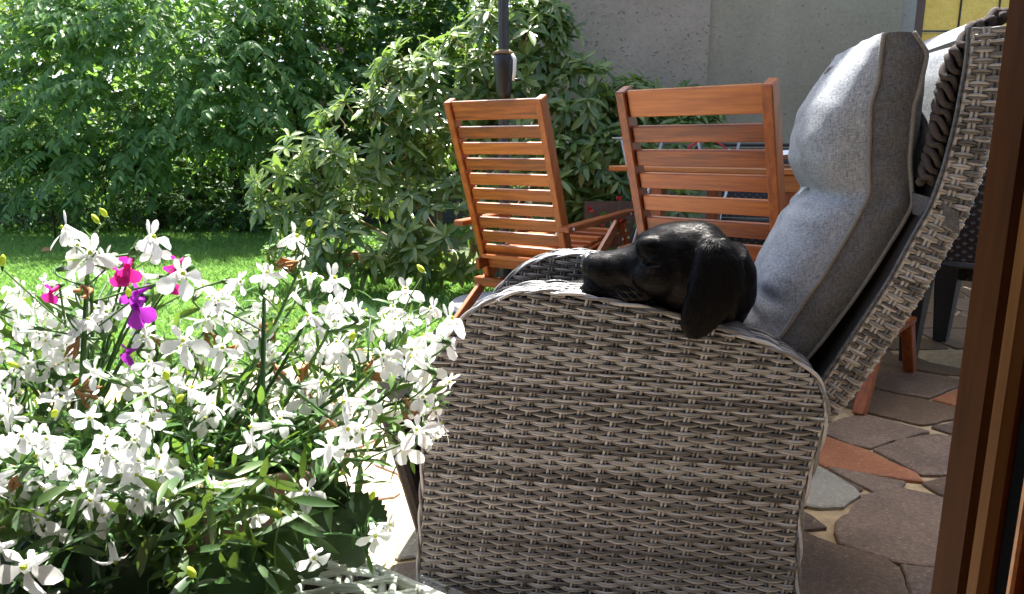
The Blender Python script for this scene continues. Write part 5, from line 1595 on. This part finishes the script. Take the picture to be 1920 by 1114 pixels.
bme = bud.mesh('bud', [M['bud'], M['stem']], True)
hb_ = [(195, 400, .56), (180, 412, .56), (645, 885, .47), (698, 930, .46), (520, 958, .43), (360, 1075, .38), (790, 505, .56), (660, 632, .5), (395, 867, .46), (320, 912, .44), (195, 880, .45), (430, 945, .43), (5, 490, .55)]
for k in range(26):
    tp = atY(*hb_[k]) if k < len(hb_) else targets[rng.integers(len(targets))][0] + np.array([rng.normal(0, .015), rng.normal(0, .015), rng.normal(.012, .008)])
    put('bud', bme, lo, Matrix.Translation(Vector(tp - LO)) @ Matrix.Rotation(rng.normal(0, .6), 4, 'X') @ Matrix.Rotation(rng.normal(0, .6), 4, 'Y') @ Matrix.Diagonal((.75, .75, rng.uniform(.75, 1.05), 1)))
    q = node[np.argmin(np.linalg.norm(node - (tp - np.array([0, 0, .03])), axis=1))]
    stems.tube(curve(q, tp - np.array([0, 0, .007]), np.array([rng.normal(0, .006), 0, 0]), 5) - LO, .0007, 4, False)
stems.build('stems', M['stem'], lo, True, kind='stuff')
# leaf mass low in the mound
for k in range(1500):
    x, y = rng.uniform(-80, 800), rng.uniform(560, 1120)
    lim = np.interp(y, [560, 700, 850, 980, 1120], [820, 820, 770, 640, 430])
    if x > lim: continue
    p = atY(x, y, depth_at(x, y) + rng.uniform(.02, .16))
    if p[2] < PZ - .01: p[2] = PZ + rng.uniform(0, .03)
    leafP.append(p); leafD.append(unit(np.array([rng.normal(0, .8), rng.normal(-.2, .6), rng.normal(.35, .5)]))); leafL.append(rng.uniform(.014, .034))
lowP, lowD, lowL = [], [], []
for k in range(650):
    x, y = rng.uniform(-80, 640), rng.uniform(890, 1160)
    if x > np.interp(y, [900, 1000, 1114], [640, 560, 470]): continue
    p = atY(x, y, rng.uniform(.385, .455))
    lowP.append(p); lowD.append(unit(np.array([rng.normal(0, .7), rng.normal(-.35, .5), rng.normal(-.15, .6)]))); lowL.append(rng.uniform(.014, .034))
leaves(lo, lowP, lowD, np.array([0, -.6, .6]) + rng.normal(0, .5, (len(lowP), 3)), np.array(lowL), np.array(lowL) * .2, M['leaf_lob_shaded'], single=0, mass='low_foliage', curl=.2)
leafL = np.array(leafL)
leaves(lo, leafP, leafD, np.array([0, -.3, 1]) + rng.normal(0, .5, (len(leafP), 3)), leafL, leafL * .20, M['leaf_lob'], single=300, curl=.2)

# magenta salvia standing among it
sa = thing('magenta_salvia', (PC[0] - .03, PC[1] + .04, PZ), 'thin plant with a few magenta and purple blooms among the white flowers', 'flowering plant')
SO = np.array(sa.location)
b = MB(); sp2 = [(238, 500, .575, 0, 1.3), (222, 512, .575, 0, 1.1), (256, 548, .565, 1, 1.2), (254, 576, .56, 1, 1.6), (322, 520, .57, 0, 1.3), (330, 495, .58, 0, 1.0), (95, 547, .57, 0, .9), (240, 660, .55, 1, 1.0)]
for (x, y, Y, kd, s) in sp2:
    p = atY(x, y, Y); f_ = MB()
    petal(f_, math.radians(-65), .0105, .0095, 0, .1, .2, .1); petal(f_, math.radians(-125), .0105, .0095, 0, .1, .25, .1); petal(f_, math.radians(90), .006, .0055, 0, .9, .1, .2)
    f_.tube([(0, 0, 0), (0, .002, -.006), (0, .005, -.012)], [.0024, .002, .0016], 6, False, 0); f_.tube([(0, .004, -.010), (0, .006, -.017)], [.0028, .0018], 6, True, 1)
    put('flower', f_.mesh('flower', [M['petal_purple'] if kd else M['petal_magenta'], M['stem']], True), sa, frame(p - SO, unit(np.array([rng.normal(0, .3), -.9, .1])), (rng.normal(0, .3), 0, 1), s))
    b.tube(curve(np.array([PC[0] - .03, PC[1] + .04, PZ]), p + np.array([0, .012, 0]), np.array([0, 0, .02]), 7) - SO, [.0016, .0015, .0014, .0012, .0011, .001, .0009], 5, False)
b.build('stem', M['stem'], sa, True)

# big toothed dark leaves hanging over the rim
to = thing('toothed_leaf_plant', (PC[0] + .10, PC[1] - .02, PZ), 'plant with large dark toothed leaves hanging over the pot rim', 'plant')
TO = np.array(to.location)
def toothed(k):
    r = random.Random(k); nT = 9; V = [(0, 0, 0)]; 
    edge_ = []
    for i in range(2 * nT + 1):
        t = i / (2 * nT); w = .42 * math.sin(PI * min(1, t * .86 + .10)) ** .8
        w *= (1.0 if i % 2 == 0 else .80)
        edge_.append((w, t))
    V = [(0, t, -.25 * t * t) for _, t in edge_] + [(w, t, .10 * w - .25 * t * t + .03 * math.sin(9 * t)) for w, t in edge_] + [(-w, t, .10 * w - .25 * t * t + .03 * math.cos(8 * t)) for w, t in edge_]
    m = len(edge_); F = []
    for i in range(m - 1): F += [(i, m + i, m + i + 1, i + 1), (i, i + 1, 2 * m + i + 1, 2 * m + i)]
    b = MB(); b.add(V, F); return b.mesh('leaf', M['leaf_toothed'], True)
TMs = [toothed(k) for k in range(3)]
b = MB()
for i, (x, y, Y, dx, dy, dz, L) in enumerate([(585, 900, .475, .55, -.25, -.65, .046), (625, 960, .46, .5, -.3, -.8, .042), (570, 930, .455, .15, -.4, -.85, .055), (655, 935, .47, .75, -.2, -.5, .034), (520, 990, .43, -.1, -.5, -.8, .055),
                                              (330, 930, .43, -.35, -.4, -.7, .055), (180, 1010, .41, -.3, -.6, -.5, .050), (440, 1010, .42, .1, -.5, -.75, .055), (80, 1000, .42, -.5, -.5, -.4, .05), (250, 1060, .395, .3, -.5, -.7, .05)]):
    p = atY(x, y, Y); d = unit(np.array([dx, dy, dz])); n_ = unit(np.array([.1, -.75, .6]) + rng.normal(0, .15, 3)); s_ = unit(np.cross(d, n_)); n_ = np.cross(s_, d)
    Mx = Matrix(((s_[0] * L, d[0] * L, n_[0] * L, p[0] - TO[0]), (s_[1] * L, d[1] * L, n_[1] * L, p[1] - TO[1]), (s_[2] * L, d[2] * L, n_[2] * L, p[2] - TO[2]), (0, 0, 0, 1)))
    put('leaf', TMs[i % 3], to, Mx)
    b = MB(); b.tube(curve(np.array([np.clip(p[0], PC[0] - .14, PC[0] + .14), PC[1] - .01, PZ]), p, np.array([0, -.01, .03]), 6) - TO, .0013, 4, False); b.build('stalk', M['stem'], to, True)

# everything that stands on the ground settles on its level
for o_ in list(COL.objects):
    if o_.parent is not None or o_.type in ('CAMERA', 'LIGHT'): continue
    base = o_.name.split('.')[0]
    if base in ('wicker_armchair', 'chair_pad', 'scatter_cushion', 'dog', 'side_table', 'flower_pot', 'white_lobelia', 'magenta_salvia', 'toothed_leaf_plant', 'window_frame', 'near_house', 'lawn', 'white_cloth'): continue
    if base == 'seat_cushion' and o_.get('label', '').startswith('dark'): continue
    o_.location.z += GROUND
    if base == 'wooden_chair': o_.scale.z = 1.056
    if base == 'garden_table': o_.scale.z = 1.078
